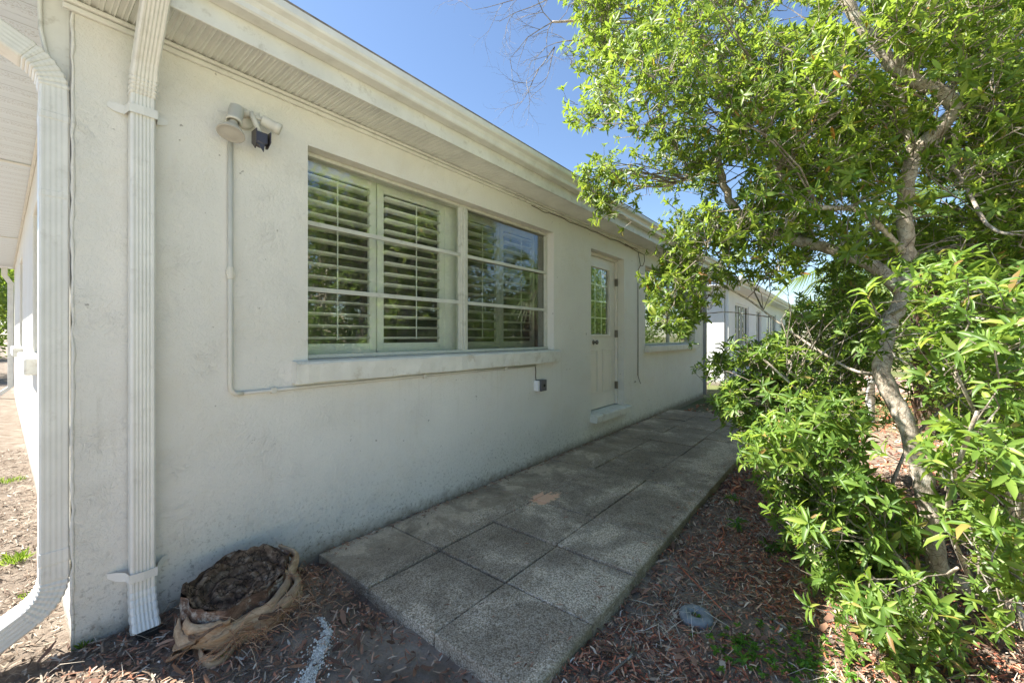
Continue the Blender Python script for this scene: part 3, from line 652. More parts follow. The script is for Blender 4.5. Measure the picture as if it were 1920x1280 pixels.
# ------------------------------------------------------------ neighbouring houses
nb = empty('neighbour_house', (12, 2.5, 0), 'white single storey house with tall windows beyond the far end of the path', 'house')
mb = MB(); nh = [(13.4, 15.6, .95, 2.22), (17.0, 18.2, .1, 2.2), (19.6, 22.5, .95, 2.22)]
wall_holes(mb, 12, 28, -.1, 2.6, nh, lambda u, q, z: (u, 2.5+q, z), .12); wall_holes(mb, 2.5, 11, -.1, 2.6, [], lambda u, q, z: (12+q, u, z), .1)
mb.build('wall', M['stucco_white'], nb, bevel=.01, weld=True)
MB().box((11.62, 2.13, 2.56), (28, 11.2, 2.60)).build('soffit', M['white'], nb)
MB().box((11.60, 2.10, 2.565), (28, 2.125, 2.72)).box((11.60, 2.13, 2.565), (11.618, 11.2, 2.72)).build('fascia', M['white'], nb)
MB().prism([(0, 0), (-.07, 0), (-.10, .05), (-.12, .11), (0, .11)], (11.5, 2.097, 2.63), (0, 1, 0), (0, 0, 1), (16, 0, 0)).build('gutter', M['white'], nb, bevel=.006)
MB().add([(11.5, 2.05, 2.735), (28, 2.05, 2.735), (28, 7, 3.3), (11.5, 7, 3.3), (28, 11.3, 2.735), (11.5, 11.3, 2.735)], [(0, 1, 2, 3), (3, 2, 4, 5)]).build('roof', M['white'], nb)
MB().box((12.05, 2.40, .05), (12.15, 2.485, 2.45)).box((12.05, 2.15, 2.45), (12.15, 2.49, 2.55)).build('downspout', M['white'], nb, bevel=.01)
for a, b, c, d2 in nh:
    f = MB(); k = 4 if c > .5 else 2
    f.box((a, 2.53, c), (b, 2.58, c+.05)); f.box((a, 2.53, d2-.05), (b, 2.58, d2))
    for i in range(k+1): xx = a+(b-a-.05)*i/k; f.box((xx, 2.535, c+.05), (xx+.05, 2.575, d2-.05))
    fo = f.build('window', M['white'], nb)
    MB().box((a, 2.585, c), (b, 2.59, d2)).build('pane', M['glass_dark'], fo)
MB().box((12.2, 2.75, -.1), (27.5, 2.8, 2.5)).build('interior', M['room'], nb)
gb = empty('gabled_house', (20, 4, 0), 'tan house whose gable shows above the white roof beyond the path', 'house')
MB().prism([(3.95, 0), (3.95, 3.75), (6.4, 6.3), (8.9, 3.75), (8.9, 0)], (28.2, 0, 0), (0, 1.4, 0), (0, 0, 1), (6, 0, 0)).build('wall', M['tan'], gb)
MB().prism([(3.7, 3.68), (6.4, 6.5), (9.1, 3.68), (9.1, 3.55), (6.4, 6.36), (3.7, 3.55)], (27.9, 0, 0), (0, 1.4, 0), (0, 0, 1), (6.6, 0, 0)).build('roof', M['tan'], gb)
MB().box((28.1, 7.0, 4.3), (28.19, 7.35, 4.75)).build('vent', M['lamp_dark'], gb)
ch = empty('garden_chair', (13.6, 1.5, 0), 'small blue plastic chair standing on the patio of the white house', 'chair')
f = MB(); f.box((13.35, 1.2, .38), (13.85, 1.68, .42)); f.build('seat', M['blue'], ch, bevel=.01)
f = MB(); f.prism([(0, 0), (.04, 0), (.16, .5), (.12, .5)], (13.80, 1.2, .40), (1, 0, 0), (0, 0, 1), (0, .48, 0)); f.build('backrest', M['blue'], ch, bevel=.01)
for a in (13.37, 13.79):
    for b in (1.22, 1.62): MB().prism([(0, 0), (.04, 0), (.04, .04), (0, .04)], (a, b, -.02), (1, 0, 0), (0, 1, 0), (0, 0, .40)).build('leg', M['blue'], ch)
pv = P(1632, 742, 6.2)
f = MB(); f.lathe((pv[0], pv[1], -.03), (0, 0, 1), [(.055, 0), (.055, .55), (.062, .56), (.062, .62), (.05, .64), (0, .64)], 20)
tag(f.build('vent_pipe', M['white'], None, True), 'short white plastic pipe sticking up from the ground behind the crooked trunk', 'pipe')

# ------------------------------------------------------------ palm stump
SX, SY, SZ = .665, 2.085, .022
st = empty('palm_stump', (SX, SY, SZ), 'rotting sawn palm stump with peeling fibrous boots against the wall foot', 'stump')
def sr(t): return 1+.10*math.sin(2*t+.6)+.06*math.sin(5*t)+.035*math.sin(9*t+1)
nr, na = 22, 72; vs = []; fs = []
tilt = lambda x, y, z: z + .20*(x*.15+y*.9)      # the cut slopes down towards the viewer
for i in range(nr+1):
    r = i/nr
    for k in range(na):
        t = 2*math.pi*k/na; rr = .182*r*sr(t); x, y = rr*math.cos(t)*1.02, rr*math.sin(t)*.93
        q = noise.noise(Vector((x*9, y*9, 1.3)))*.030+abs(noise.noise(Vector((x*22, y*22, 4))))*-.026
        ring = .009*math.sin(105*rr+3*noise.noise(Vector((x*5, y*5, 0))))
        z = .150+q+ring-.022*(1-r*r)+(.020*min(1, max(0, (r-.80)/.08))) - .02*max(0, noise.noise(Vector((math.cos(t)*7, math.sin(t)*7, r*1.2))))
        vs.append((SX+x, SY+y, SZ+tilt(x, y, z)))
for i in range(nr):
    for k in range(na): fs.append((i*na+k, i*na+(k+1) % na, (i+1)*na+(k+1) % na, (i+1)*na+k))
top = MB().add(vs, fs); top.build('cut_face', M['stump'], st, True)
vs = []; fs = []
for j in range(9):
    h = j/8
    for k in range(na):
        t = 2*math.pi*k/na; rr = .185*sr(t)*(1+.05*math.sin(h*3)-.12*h)+.012*noise.noise(Vector((math.cos(t)*6, math.sin(t)*6, h*5)))
        x, y = rr*math.cos(t)*1.02, rr*math.sin(t)*.93
        z0_ = tilt(x, y, .166); vs.append((SX+x, SY+y, SZ+z0_*(1-h)-.05*h))
for j in range(8):
    for k in range(na): fs.append((j*na+k, j*na+(k+1) % na, (j+1)*na+(k+1) % na, (j+1)*na+k))
MB().add(vs, fs).build('bark_side', M['palm_bark'], st, True)
def boot(t0, t1, z0, z1, w0, w1, out, n=16, point=False, lean=.0, acc=None):
    w0 *= (1.75 if acc is None else 1); w1 *= (1.45 if acc is None else 1)      # a peeling palm leaf base hugging the side
    vs = []; fs = []
    for i in range(n+1):
        s_ = i/n; t = t0+(t1-t0)*s_; rr = .189*sr(t)+out*math.sin(math.pi*min(1, s_*1.15))+lean*s_*s_+.010*noise.noise(Vector((s_*3, t0*3, 1)))
        zc = z0+(z1-z0)*s_+.010*math.sin(s_*4+t0); w = w0+(w1-w0)*s_
        w *= (1-.9*s_**2.5) if point else (1-.25*abs(2*s_-1)**4)
        er = Vector((math.cos(t)*1.02, math.sin(t)*.93, 0))
        for a, b in ((-1, .004), (-.6, .014), (0, .019), (.6, .014), (1, .003)):
            p = er*(rr+b); jit = random.uniform(-.008, .008) if abs(a) == 1 else random.uniform(-.002, .002); p = p+er*random.uniform(-.0025, .0025); vs.append((SX+p.x, SY+p.y, SZ+zc+a*w/2+jit))
        for a, b in ((1, -.003), (-1, -.002)):
            p = er*(rr+b); vs.append((SX+p.x, SY+p.y, SZ+zc+a*w/2))
    m = 7
    for i in range(n):
        for k in range(m): fs.append((i*m+k, i*m+(k+1) % m, (i+1)*m+(k+1) % m, (i+1)*m+k))
    fs += [tuple(range(m))[::-1], tuple(n*m+k for k in range(m))]
    if acc is not None: acc.add(vs, fs)
    else: MB().add(vs, fs).build('leaf_base', M['boot'], st, True)
boot(-2.95, -1.05, 0.055, 0.035, 0.066, 0.039, 0.009); boot(-2.35, -.30, 0.016, 0.105, 0.058, 0.039, 0.023); boot(-1.9, .10, -0.012, 0.129, 0.066, 0.035, 0.047, point=True, lean=.02)
boot(-1.55, -.35, 0.058, 0.098, 0.030, 0.023, 0.006); boot(-3.25, -2.35, 0.023, 0.047, 0.055, 0.039, 0.023, point=True); boot(-.75, .55, 0.043, 0.176, 0.047, 0.047, 0.017, point=True, lean=.03)
boot(-.9, .30, -0.016, 0.078, 0.039, 0.031, 0.055, point=True); boot(-2.5, -1.75, -0.016, -0.023, 0.047, 0.023, 0.066, point=True); boot(.35, 1.35, 0.094, 0.140, 0.055, 0.039, 0.005)
boot(-2.9, -2.0, 0.090, 0.078, 0.023, 0.020, 0.008)
acc = MB()
for _ in range(18):
    t0 = random.uniform(-3.3, .5); dt = random.uniform(.25, .9); zz = random.uniform(-.03, .085)
    boot(t0, t0+dt, zz, zz+random.uniform(-.03, .05), random.uniform(.008, .024), random.uniform(.004, .012), random.uniform(.01, .07), n=7, point=True, lean=random.uniform(0, .05), acc=acc)
tag(acc.build('husk_shreds', M['shred'], st), kind='stuff')
def fibres(n, cen, spread, L, name, mat, parent, rad=.0012, zf=0, droop=.5):
    mb = MB()
    for _ in range(n):
        p = Vector(cen)+Vector((random.gauss(0, spread[0]), random.gauss(0, spread[1]), abs(random.gauss(0, spread[2]))))
        d = Vector((random.gauss(0, 1), random.gauss(0, 1), random.uniform(-.3, .5))).normalized(); l = L*random.uniform(.4, 1.2)
        q = p+d*l*.5+Vector((0, 0, .1*l)); e = p+d*l-Vector((0, 0, droop*l*random.random()))
        g = lambda v: Vector((v.x, v.y, max(v.z, float(gz(v.x, v.y))+.003)))
        mb.tube([g(p), g(q), g(e)], [rad, rad*.9, rad*.5], 3, False)
    return tag(mb.build(name, mat, parent), kind='stuff')
fibres(160, (SX+.02, SY-.24, .03), (.12, .03, .04), .10, 'fibre', M['fibre'], st)
fibres(60, (SX+.20, SY-.08, .03), (.03, .08, .07), .12, 'fibre', M['fibre'], st, .0018, droop=.9)
fibres(12, (SX-.18, SY+.03, .13), (.03, .02, .02), .07, 'fibre', M['brownwire'], st, .0012, droop=-.6)

# ------------------------------------------------------------ litter on the ground (one stuff object each)
def litter(name, mat, n, region, L, W, tilt=.25, dens=None, lift=.004, curl=.15, kind='stuff'):
    x0, x1, y0, y1 = region
    x = rng.uniform(x0, x1, n); y = rng.uniform(y0, y1, n)
    keep = ~((x > 1.13) & (x < 7.3) & (y > .85) & (y < 2.36)) & ~((x > .17) & (x < 9.4) & (y > 2.335)) & ~(((x-SX)**2+(y-SY)**2) < .2**2)
    if dens is not None: keep &= rng.random(n) < dens(x, y)
    x, y = x[keep], y[keep]; n = len(x)
    l = rng.uniform(*L, n); w_ = rng.uniform(*W, n); a = rng.uniform(0, 2*np.pi, n); t = rng.normal(0, tilt, n)
    d = np.stack([np.cos(a)*np.cos(t), np.sin(a)*np.cos(t), np.sin(t)], -1); sd = np.stack([-np.sin(a), np.cos(a), rng.normal(0, .4, n)], -1)
    sd /= np.linalg.norm(sd, axis=1)[:, None]; nn = np.cross(d, sd)
    o = np.stack([x, y, gz(x, y)+lift+np.abs(np.sin(t))*l*.5+rng.uniform(0, .008, n)], -1)
    c = rng.normal(0, curl, n)[:, None]
    T = lambda a_: np.asarray(a_)[:, None]
    V = np.stack([o-d*T(l/2)-sd*T(w_*.3), o-d*T(l/2)+sd*T(w_*.3), o+nn*T(l)*c+sd*T(w_*.5), o+nn*T(l)*c-sd*T(w_*.5), o+d*T(l/2)+sd*T(w_*.2), o+d*T(l/2)-sd*T(w_*.2)], 1)
    base = np.arange(n)[:, None]*6
    F = np.concatenate([base+np.array([0, 3, 2, 1]), base+np.array([3, 5, 4, 2])], 0)
    return tag(npmesh(name, V.reshape(-1, 3), F, mat), kind=kind)
def nz(x, y, s, o): return np.array([noise.noise(Vector((a*s+o, b*s, o))) for a, b in zip(x, y)])
near_dens = lambda x, y: np.clip(1.25-.16*np.hypot(x, y), .25, 1)
soilpatch = lambda x, y: 1-.8*np.exp(-(((x-.98)/.22)**2+((y-1.33)/.22)**2))
lab = lambda o, l, c: tag(o, l, c)
lab(litter('mulch_litter', M['chips'], 72000, (.1, 5.5, -1.6, 2.4), (.005, .045), (.0015, .009), dens=lambda x, y: near_dens(x, y)*soilpatch(x, y)), 'dark brown shredded bark mulch covering the beds', 'mulch')
lab(litter('red_mulch', M['redchips'], 44000, (1.0, 5.5, -1.2, .85), (.008, .048), (.002, .009), dens=lambda x, y: np.clip(.5+1.8*nz(x, y, 1.6, 3), .12, 1)), 'reddish bark mulch along the outer edge of the path', 'mulch')
lab(litter('dry_straw', M['straw'], 20000, (.1, 4.5, -1.0, 2.4), (.04, .13), (.0012, .003), tilt=.3, dens=lambda x, y: soilpatch(x, y)*np.clip(.02+2.2*(nz(x, y, 2.4, 8)-.02), 0.015, 1), lift=.010, curl=.2), 'tangled dry grey straw lying on the mulch', 'straw')
lab(litter('sandy_litter', M['sand_litter'], 52000, (-2.0, .75, .5, 7), (.008, .06), (.002, .010), dens=lambda x, y: np.clip(1.3-1.6*(x-.1), 0, 1)*np.clip(1.2-.13*y, .2, 1)), 'pale wood flakes on the sandy ground left of the house', 'litter')
lab(litter('bark_pieces', M['barkbits'], 3000, (.1, 4.5, -1.2, 2.4), (.02, .07), (.008, .024), tilt=.35, lift=.010, curl=.08), 'larger flat bark pieces lying among the mulch', 'bark')
lab(litter('leaf_litter', M['redchips'], 16000, (3.5, 12, -7, 2.2), (.03, .09), (.01, .03), tilt=.3), 'fallen brown leaves under the shrubs', 'leaf litter')
o = litter('path_debris', M['chips'], 10, (0, 1, 0, 1), (.01, .03), (.002, .006)); bpy.data.objects.remove(o)
# bits of litter caught on the path, mostly along the wall
mb = MB()
for _ in range(1100):
    x = random.uniform(1.16, 6.8); q_ = random.random(); y = 2.335-abs(random.gauss(0, .035)) if q_ < .6 else (.87+abs(random.gauss(0, .07)) if q_ < .8 else random.uniform(.9, 2.3))
    a = random.uniform(0, 6.28); l = random.uniform(.006, .028); w_ = random.uniform(.0015, .005)
    dx, dy = math.cos(a)*l, math.sin(a)*l; px, py = -math.sin(a)*w_, math.cos(a)*w_; y = min(y, 2.336)
    mb.add([(x-dx, y-dy if y-dy < 2.34 else 2.34, .007), (x-px, y-py, .011), (x+dx, min(y+dy, 2.34), .008), (x+px, y+py, .010)], [(0, 1, 2, 3)])
tag(mb.build('path_debris', M['chips']), 'crumbs of bark and leaf scattered on the path along the wall', 'debris', kind='stuff')
# white gravel strip
n = 3600; t = rng.uniform(0, 1, n); off = rng.normal(0, .013, n)*np.where(rng.random(n) < .12, 2.5, 1)*(1.15-t*.75)
cx = .72+.22*t+.05*np.sin(t*3.0)-.015; cy = 1.20+.62*t
cpx = np.interp(t, [0, .45, .8, 1], [.60, .775, .87, .885]); cpy = np.interp(t, [0, .45, .8, 1], [1.44, 1.60, 1.70, 1.80])
dx_, dy_ = .62, -.72
x = cpx+off*dx_*1.1+rng.normal(0, .002, n); y = cpy+off*dy_*1.1
keep = rng.random(n) < np.where(t > .8, .35, 1); x, y = x[keep], y[keep]; n = len(x)
r_ = rng.uniform(.002, .0055, n); o = np.stack([x, y, gz(x, y)+.010+rng.uniform(0, .006, n)], -1)
oc = np.array([(1,0,0),(-1,0,0),(0,1,0),(0,-1,0),(0,0,1),(0,0,-1)], float)
V = (o[:, None]+oc[None]*r_[:, None, None]*rng.uniform(.6, 1.3, (n, 6, 1))).reshape(-1, 3)
fo = np.array([(0,2,4),(2,1,4),(1,3,4),(3,0,4),(2,0,5),(1,2,5),(3,1,5),(0,3,5)])
tag(npmesh('white_gravel', V, (np.arange(n)[:, None, None]*6+fo[None]).reshape(-1, 3), M['gravel']), 'thin curved streak of white grit on the dark soil before the path', 'gravel', kind='stuff')
# grey ring in the mulch
rp = P(1305, 1158, 1.90); rx, ry = float(rp[0]), float(rp[1]); rz = float(gz(rx, ry))
rt = 1.30/((1158-631)/775); rp = (FW+(1305-960)/775*RT)*rt; rx, ry = float(rp[0]), float(rp[1]); rz = float(gz(rx, ry))
mb = MB(); vs = []; N1, N2 = 36, 14
for i in range(N1):
    a = 2*math.pi*i/N1
    for k in range(N2):
        b = 2*math.pi*k/N2; rr = .048+.026*math.cos(b)+.003*noise.noise(Vector((math.cos(a)*3, math.sin(a)*3, b)))
        vs.append((rx+rr*math.cos(a), ry+rr*math.sin(a), rz+.014+.024*math.sin(b)))
mb.add(vs, [(i*N2+k, ((i+1) % N1)*N2+k, ((i+1) % N1)*N2+(k+1) % N2, i*N2+(k+1) % N2) for i in range(N1) for k in range(N2)])
ringo = tag(mb.build('sprinkler_ring', M['ring'], None, True), 'round grey concrete sprinkler ring half sunk in the mulch', 'sprinkler ring')
# loose sticks and one curl of bark
def stick(name, pts, r, mat, label, cat='stick'):
    tag(MB().tube([(x, y, float(gz(x, y))+h) for x, y, h in pts], [r*(1-.5*i/len(pts)) for i in range(len(pts))], 6).build(name, mat, None, True), label, cat)
def gp(u, v, z=-.05):
    t = (H-z)/((v-631)/775); p = (FW+(u-960)/775*RT)*t; return float(p[0]), float(p[1])
stick('fallen_stick', [(*gp(1272, 1062), .02), (*gp(1320, 1110), .03), (*gp(1372, 1165), .02)], .004, M['redchips'], 'long reddish stick lying on the mulch above the grey ring')
stick('fallen_stick', [(*gp(1352, 985), .03), (*gp(1358, 1010), .03), (*gp(1345, 1035), .02)], .004, M['redchips'], 'short red stick beside the outer edge of the path')
stick('fallen_stick', [(*gp(1188, 1205), .02), (*gp(1183, 1235), .03), (*gp(1140, 1275), .02)], .006, M['twig'], 'crooked grey stick lying by the near corner of the path')
stick('fallen_stick', [(*gp(1425, 1145), .02), (*gp(1448, 1170), .02), (*gp(1475, 1190), .02)], .006, M['twig'], 'thick grey stick lying right of the grey ring')

# ------------------------------------------------------------ leaves
LV = np.array([(0, 0, 0), (.33, -.5, .05), (.33, 0, 0), (.33, .5, .05), (.72, -.40, .02), (.72, 0, -.04), (.72, .40, .02), (1, 0, -.12)])
LF = np.array([(0, 1, 2, 2), (0, 2, 3, 3), (1, 4, 5, 2), (2, 5, 6, 3), (4, 7, 5, 5), (5, 7, 6, 6)])
LFT = np.array([(0, 1, 2), (0, 2, 3), (1, 4, 5), (1, 5, 2), (2, 5, 6), (2, 6, 3), (4, 7, 5), (5, 7, 6)])
SV = np.array([(0, 0, 0), (.45, -.5, .04), (.45, .5, .04), (1, 0, -.08)]); SF = np.array([(0, 1, 3), (0, 3, 2)])
def norm(a): return a/np.maximum(np.linalg.norm(a, axis=-1, keepdims=True), 1e-9)
def leaves(O, D, N, L, W, simple=False):
    T, TF = (SV, SF) if simple else (LV, LFT)
    Sd = norm(np.cross(N, D)); k = len(T); L = np.asarray(L)[:, None, None]; W = np.asarray(W)[:, None, None]
    V = O[:, None]+D[:, None]*T[None, :, :1]*L+Sd[:, None]*T[None, :, 1:2]*W+N[:, None]*T[None, :, 2:]*L*rng.uniform(.2, 2.2, (len(O), 1, 1))
    F = np.arange(len(O))[:, None, None]*k+TF[None]
    return V.reshape(-1, 3), F.reshape(-1, 3)
def whorls(O, Sx, nl, L, W, simple=False, el=(35, 85)):
    n = len(O); Sx = norm(Sx)
    A = norm(np.cross(Sx, norm(rng.normal(size=(n, 3))))); Bv = np.cross(Sx, A)
    OO, DD, NN, LL, WW = [], [], [], [], []; wsz = rng.uniform(.62, 1.15, n)
    for k in range(nl):
        ph = k*2.4+rng.uniform(-.3, .3, n); e = np.radians(el[0]+(el[1]-el[0])*(1-k/nl)+rng.uniform(-12, 12, n))
        rad = A*np.cos(ph)[:, None]+Bv*np.sin(ph)[:, None]
        d = norm(Sx*np.cos(e)[:, None]+rad*np.sin(e)[:, None]+np.array([0, 0, -.10])); nn = norm(Sx*np.sin(e)[:, None]-rad*np.cos(e)[:, None]); nn = norm(nn-d*(nn*d).sum(1)[:, None])
        OO.append(O-Sx*(k/nl*L*.55)); DD.append(d); NN.append(nn); l = L*wsz*rng.uniform(.5, 1.15, n)*np.where(rng.random(n) < .08, .3, 1); LL.append(l); WW.append(W*rng.uniform(.75, 1.2, n)*l/L)
    c = np.concatenate; return leaves(c(OO), c(DD), c(NN), c(LL), c(WW), simple)
def inpoly(u, v, poly):
    u = np.asarray(u); v = np.asarray(v); r = np.zeros(u.shape, bool); n = len(poly)
    for i in range(n):
        x0, y0 = poly[i]; x1, y1 = poly[(i+1) % n]
        if y0 == y1: continue
        r ^= ((y0 > v) != (y1 > v)) & (u < (x1-x0)*(v-y0)/(y1-y0)+x0)
    return r
TRUNKPX = []
def cluster_pts(poly, n, dr, sig=.10, per=9, gap=-.1, gs=1.6, off=0, holes=()):
    us = [p[0] for p in poly]; vs_ = [p[1] for p in poly]; out = []; cen = []
    tot = 0
    while tot < n:
        u = rng.uniform(min(us), max(us)); v = rng.uniform(min(vs_), max(vs_))
        if not inpoly([u], [v], poly)[0]: continue
        if any(((u-h[0])/h[2])**2+((v-h[1])/h[3])**2 < 1 for h in holes): continue
        d = rng.uniform(*dr)*1.0; c = P(u, v, d)
        if noise.noise(Vector(c*gs)+Vector((off, 0, 0))) < gap: continue
        if c[2] < .0 or c[1] > 2.1: continue
        m = rng.poisson(per)+1; q = c+rng.normal(0, sig, (m, 3))*np.array([1, 1, .8]); out.append(q); cen.append(np.repeat(c[None], m, 0)); tot += m
    q = np.concatenate(out); cc = np.concatenate(cen)
    rel = q-np.array([0, 0, H]); dd = rel@FW; u = 960+775*(rel@RT)/dd; v = 631-775*rel[:, 2]/dd
    ok = (q[:, 2] > gz(q[:, 0], q[:, 1])+.04) & (q[:, 1] < np.where(q[:, 2] > 2.4, 1.9, 2.2)) & (dd > .75)
    for tu, tv, td, tr in TRUNKPX: ok &= ~((np.hypot(u-tu, v-tv) < tr) & (dd < td+.04) & (rng.random(len(u)) < .66))
    for h in holes: ok &= ((u-h[0])/h[2])**2+((v-h[1])/h[3])**2 > .8
    return q[ok], cc[ok]
def foliage(tree, name, sets, mat, L, W, nl, twigmat, centre, simple=False, twigs=True):
    Vs, Fs, base = [], [], 0; tw = MB()
    for q, cc in sets:
        s_ = norm(norm(q-cc)*.9+norm(q-np.asarray(centre))*.35+np.array([-.12, .1, .55])+rng.normal(0, .25, q.shape))
        V, F = whorls(q, s_, nl, L, W, simple); Vs.append(V); Fs.append(F+base); base += len(V)
        if twigs:
            for a, s1, c in zip(q, s_, cc):
                if random.random() < .75:
                    m = a-s1*.09; e = m*.45+c*.55-np.array([0, 0, .04]); tw.tube([a, m, e], [.0014, .002, .003], 3, False)
    npmesh(name, np.concatenate(Vs), np.concatenate(Fs), mat, tree)
    return tw
def limb(tw, pts, r0, r1, n=10, sub=5, wob=.012, each=None):
    pts = [Vector(p) for p in pts]; out = []
    for i in range(len(pts)-1):
        p0 = pts[max(i-1, 0)]; p1 = pts[i]; p2 = pts[i+1]; p3 = pts[min(i+2, len(pts)-1)]
        for k in range(sub):
            t = k/sub; out.append(.5*((2*p1)+(p2-p0)*t+(2*p0-5*p1+4*p2-p3)*t*t+(3*p1-p0-3*p2+p3)*t**3))
    out.append(pts[-1]); m = len(out)
    out = [p+Vector((random.gauss(0, wob), random.gauss(0, wob), 0))*min(1, i/3)*r0*8 for i, p in enumerate(out)]
    tw.tube(out, [(r0+(r1-r0)*i/(m-1))*random.uniform(.93, 1.07) for i in range(m)], n)
    if each: tw.build(*each, True)
    return out
def branches_to(tw, skel, cents, r0=.009, r1=.003, keep=1.0):
    sk = np.array([list(p) for p in skel])
    for c in cents:
        if random.random() > keep: continue
        dd = np.linalg.norm(sk-c, axis=1)+np.maximum(0, sk[:, 2]-c[2])*1.2+rng.uniform(0, .45, len(sk)); s0 = sk[int(np.argmin(dd))]; L = np.linalg.norm(c-s0)
        if L > .75: continue
        if L < .05: continue
        m1 = s0+(c-s0)*.35+np.array([random.gauss(0, .05), random.gauss(0, .05), .06])*L; m2 = s0+(c-s0)*.7+np.array([random.gauss(0, .06), random.gauss(0, .06), .05])*L
        tw.tube([s0, m1, m2, c], [r0*min(1, L), r0*.75*min(1, L), r1*1.3, r1*.7], 5, False)

# ------------------------------------------------------------ the crooked tree
def PP(L): return [P(*q) for q in L]
tb = gp(1815, 1112)
tree = empty('crooked_tree', (tb[0], tb[1], -.05), 'crooked grey trunked tree leaning over the path with a bright leafy crown', 'tree')
tw = MB()
base_pt = P(1900, 1128, 1.95); base_pt[2] = -.04
main = [base_pt]+PP([(1830, 1105, 1.98), (1772, 1085, 1.98), (1752, 1030, 2.0), (1738, 940, 2.04), (1722, 870, 2.08), (1690, 775, 2.14), (1655, 700, 2.2), (1662, 620, 2.24), (1690, 560, 2.26), (1702, 480, 2.28), (1697, 400, 2.28), (1702, 330, 2.26), (1728, 275, 2.24), (1768, 235, 2.22), (1790, 200, 2.22), (1760, 172, 2.24), (1705, 145, 2.28), (1660, 105, 2.32), (1618, 50, 2.36), (1575, -20, 2.4), (1548, -70, 2.45)])
m1 = limb(tw, main, .043, .030, 16, wob=.012)
l2 = limb(tw, PP([(1690, 545, 2.26), (1640, 500, 2.35), (1570, 470, 2.5), (1490, 450, 2.7), (1420, 430, 2.85), (1375, 385, 2.95), (1350, 320, 3.0), (1348, 260, 3.05), (1368, 190, 3.1), (1350, 110, 3.1), (1300, 60, 3.2), (1200, 45, 3.35), (1120, 38, 3.5), (1035, 42, 3.6)]), .038, .009, 12)
l3 = limb(tw, PP([(1712, 300, 2.26), (1700, 240, 2.3), (1690, 190, 2.3), (1665, 110, 2.36), (1650, 40, 2.4), (1640, -60, 2.45)]), .020, .012, 8)
l4 = limb(tw, PP([(1690, 130, 2.28), (1680, 60, 2.2), (1690, -10, 2.15), (1700, -80, 2.1)]), .016, .010, 8)
l5 = limb(tw, PP([(1702, 480, 2.28), (1620, 400, 2.2), (1560, 390, 2.1), (1500, 380, 2.2), (1450, 300, 2.4), (1430, 180, 2.5), (1440, 60, 2.6)]), .016, .006, 8)
l6 = limb(tw, PP([(1650, 700, 2.2), (1590, 690, 2.3), (1480, 620, 2.6), (1400, 560, 2.8), (1310, 520, 2.9), (1270, 560, 2.9)]), .009, .004, 8)
l7 = limb(tw, PP([(1740, 250, 2.24), (1800, 330, 2.1), (1850, 420, 1.9), (1900, 440, 1.8)]), .012, .005, 8)
l8 = limb(tw, PP([(1350, 300, 3.0), (1300, 330, 3.0), (1240, 350, 3.05), (1160, 340, 3.1), (1130, 300, 3.1)]), .012, .004, 8)
l9 = limb(tw, PP([(1670, 590, 2.24), (1740, 560, 2.0), (1800, 590, 1.8), (1860, 600, 1.6)]), .010, .004, 8)
tw.build('trunk', M['bark'], tree, True)
for lst, tr in ((m1[::3], 25), (l2[2:34:3], 18), (l3[::4], 12)):
    for p in lst:
        rel = np.array(p)-np.array([0, 0, H]); d_ = rel@FW; TRUNKPX.append((960+775*(rel@RT)/d_, 631-775*rel[2]/d_, d_, tr))
skel = m1[15:]+l2+l3+l4+l5+l6+l7+l8[:-12]+l9
holes = [(1478, 25, 45, 28), (1120, 250, 12, 30), (1775, 362, 42, 24), (1290, 370, 26, 22), (1500, 520, 62, 32), (1530, 465, 50, 30), (1335, 215, 16, 45), (1412, 240, 18, 14), (1712, 340, 18, 70), (1780, 215, 30, 30), (1650, 95, 30, 26), (1600, 30, 26, 40), (1370, 350, 20, 60)]
holes += [(1400, 590, 84, 48)]
crownA = [(1090, -95), (1062, -30), (1058, 20), (1075, 70), (1062, 105), (1090, 160), (1075, 250), (1058, 285), (1095, 320), (1085, 350), (1105, 385), (1165, 385), (1190, 330), (1250, 345), (1290, 400), (1250, 420), (1330, 470), (1400, 470), (1480, 480), (1570, 490), (1650, 500), (1760, 500), (1980, 480), (1980, -30), (1800, -95)]
sets = [cluster_pts(crownA, 6400, (2.7, 4.1), .10, 9, -.12, 1.7, 0, holes), cluster_pts([p for p in crownA if p[0] > 1180]+[(1180, -30)], 3000, (2.0, 3.0), .10, 8, -.05, 1.7, 5, holes),
        cluster_pts([(1500, -30), (1980, -30), (1980, 520), (1780, 520), (1720, 330), (1600, 300), (1500, 200)], 1200, (1.7, 2.6), .10, 8, 0, 1.7, 9, holes),
        cluster_pts([(1240, 440), (1300, 400), (1420, 390), (1380, 470), (1335, 560), (1300, 600), (1255, 640), (1225, 620), (1235, 570), (1205, 520), (1230, 480)], 420, (2.6, 3.1), .05, 6, -.6, 1.7, 0),
        cluster_pts([(1330, 420), (1560, 420), (1600, 530), (1480, 560), (1420, 520), (1340, 520)], 260, (2.5, 3.6), .07, 5, -.2, 1.9, 3, [(1510, 530, 40, 20), (1400, 590, 84, 50)]),
        cluster_pts([(1100, 300), (1180, 330), (1150, 395), (1110, 385), (1085, 345)], 90, (2.9, 3.2), .04, 6, -.8, 1.7, 0)]
tws = foliage(tree, 'crown', sets, M['leaf'], .066, .0172, 9, M['twig'], P(1500, 250, 2.6))
cents = np.unique(np.concatenate([s_[1] for s_ in sets]).round(4), axis=0)
branches_to(tws, skel, cents, keep=.55)
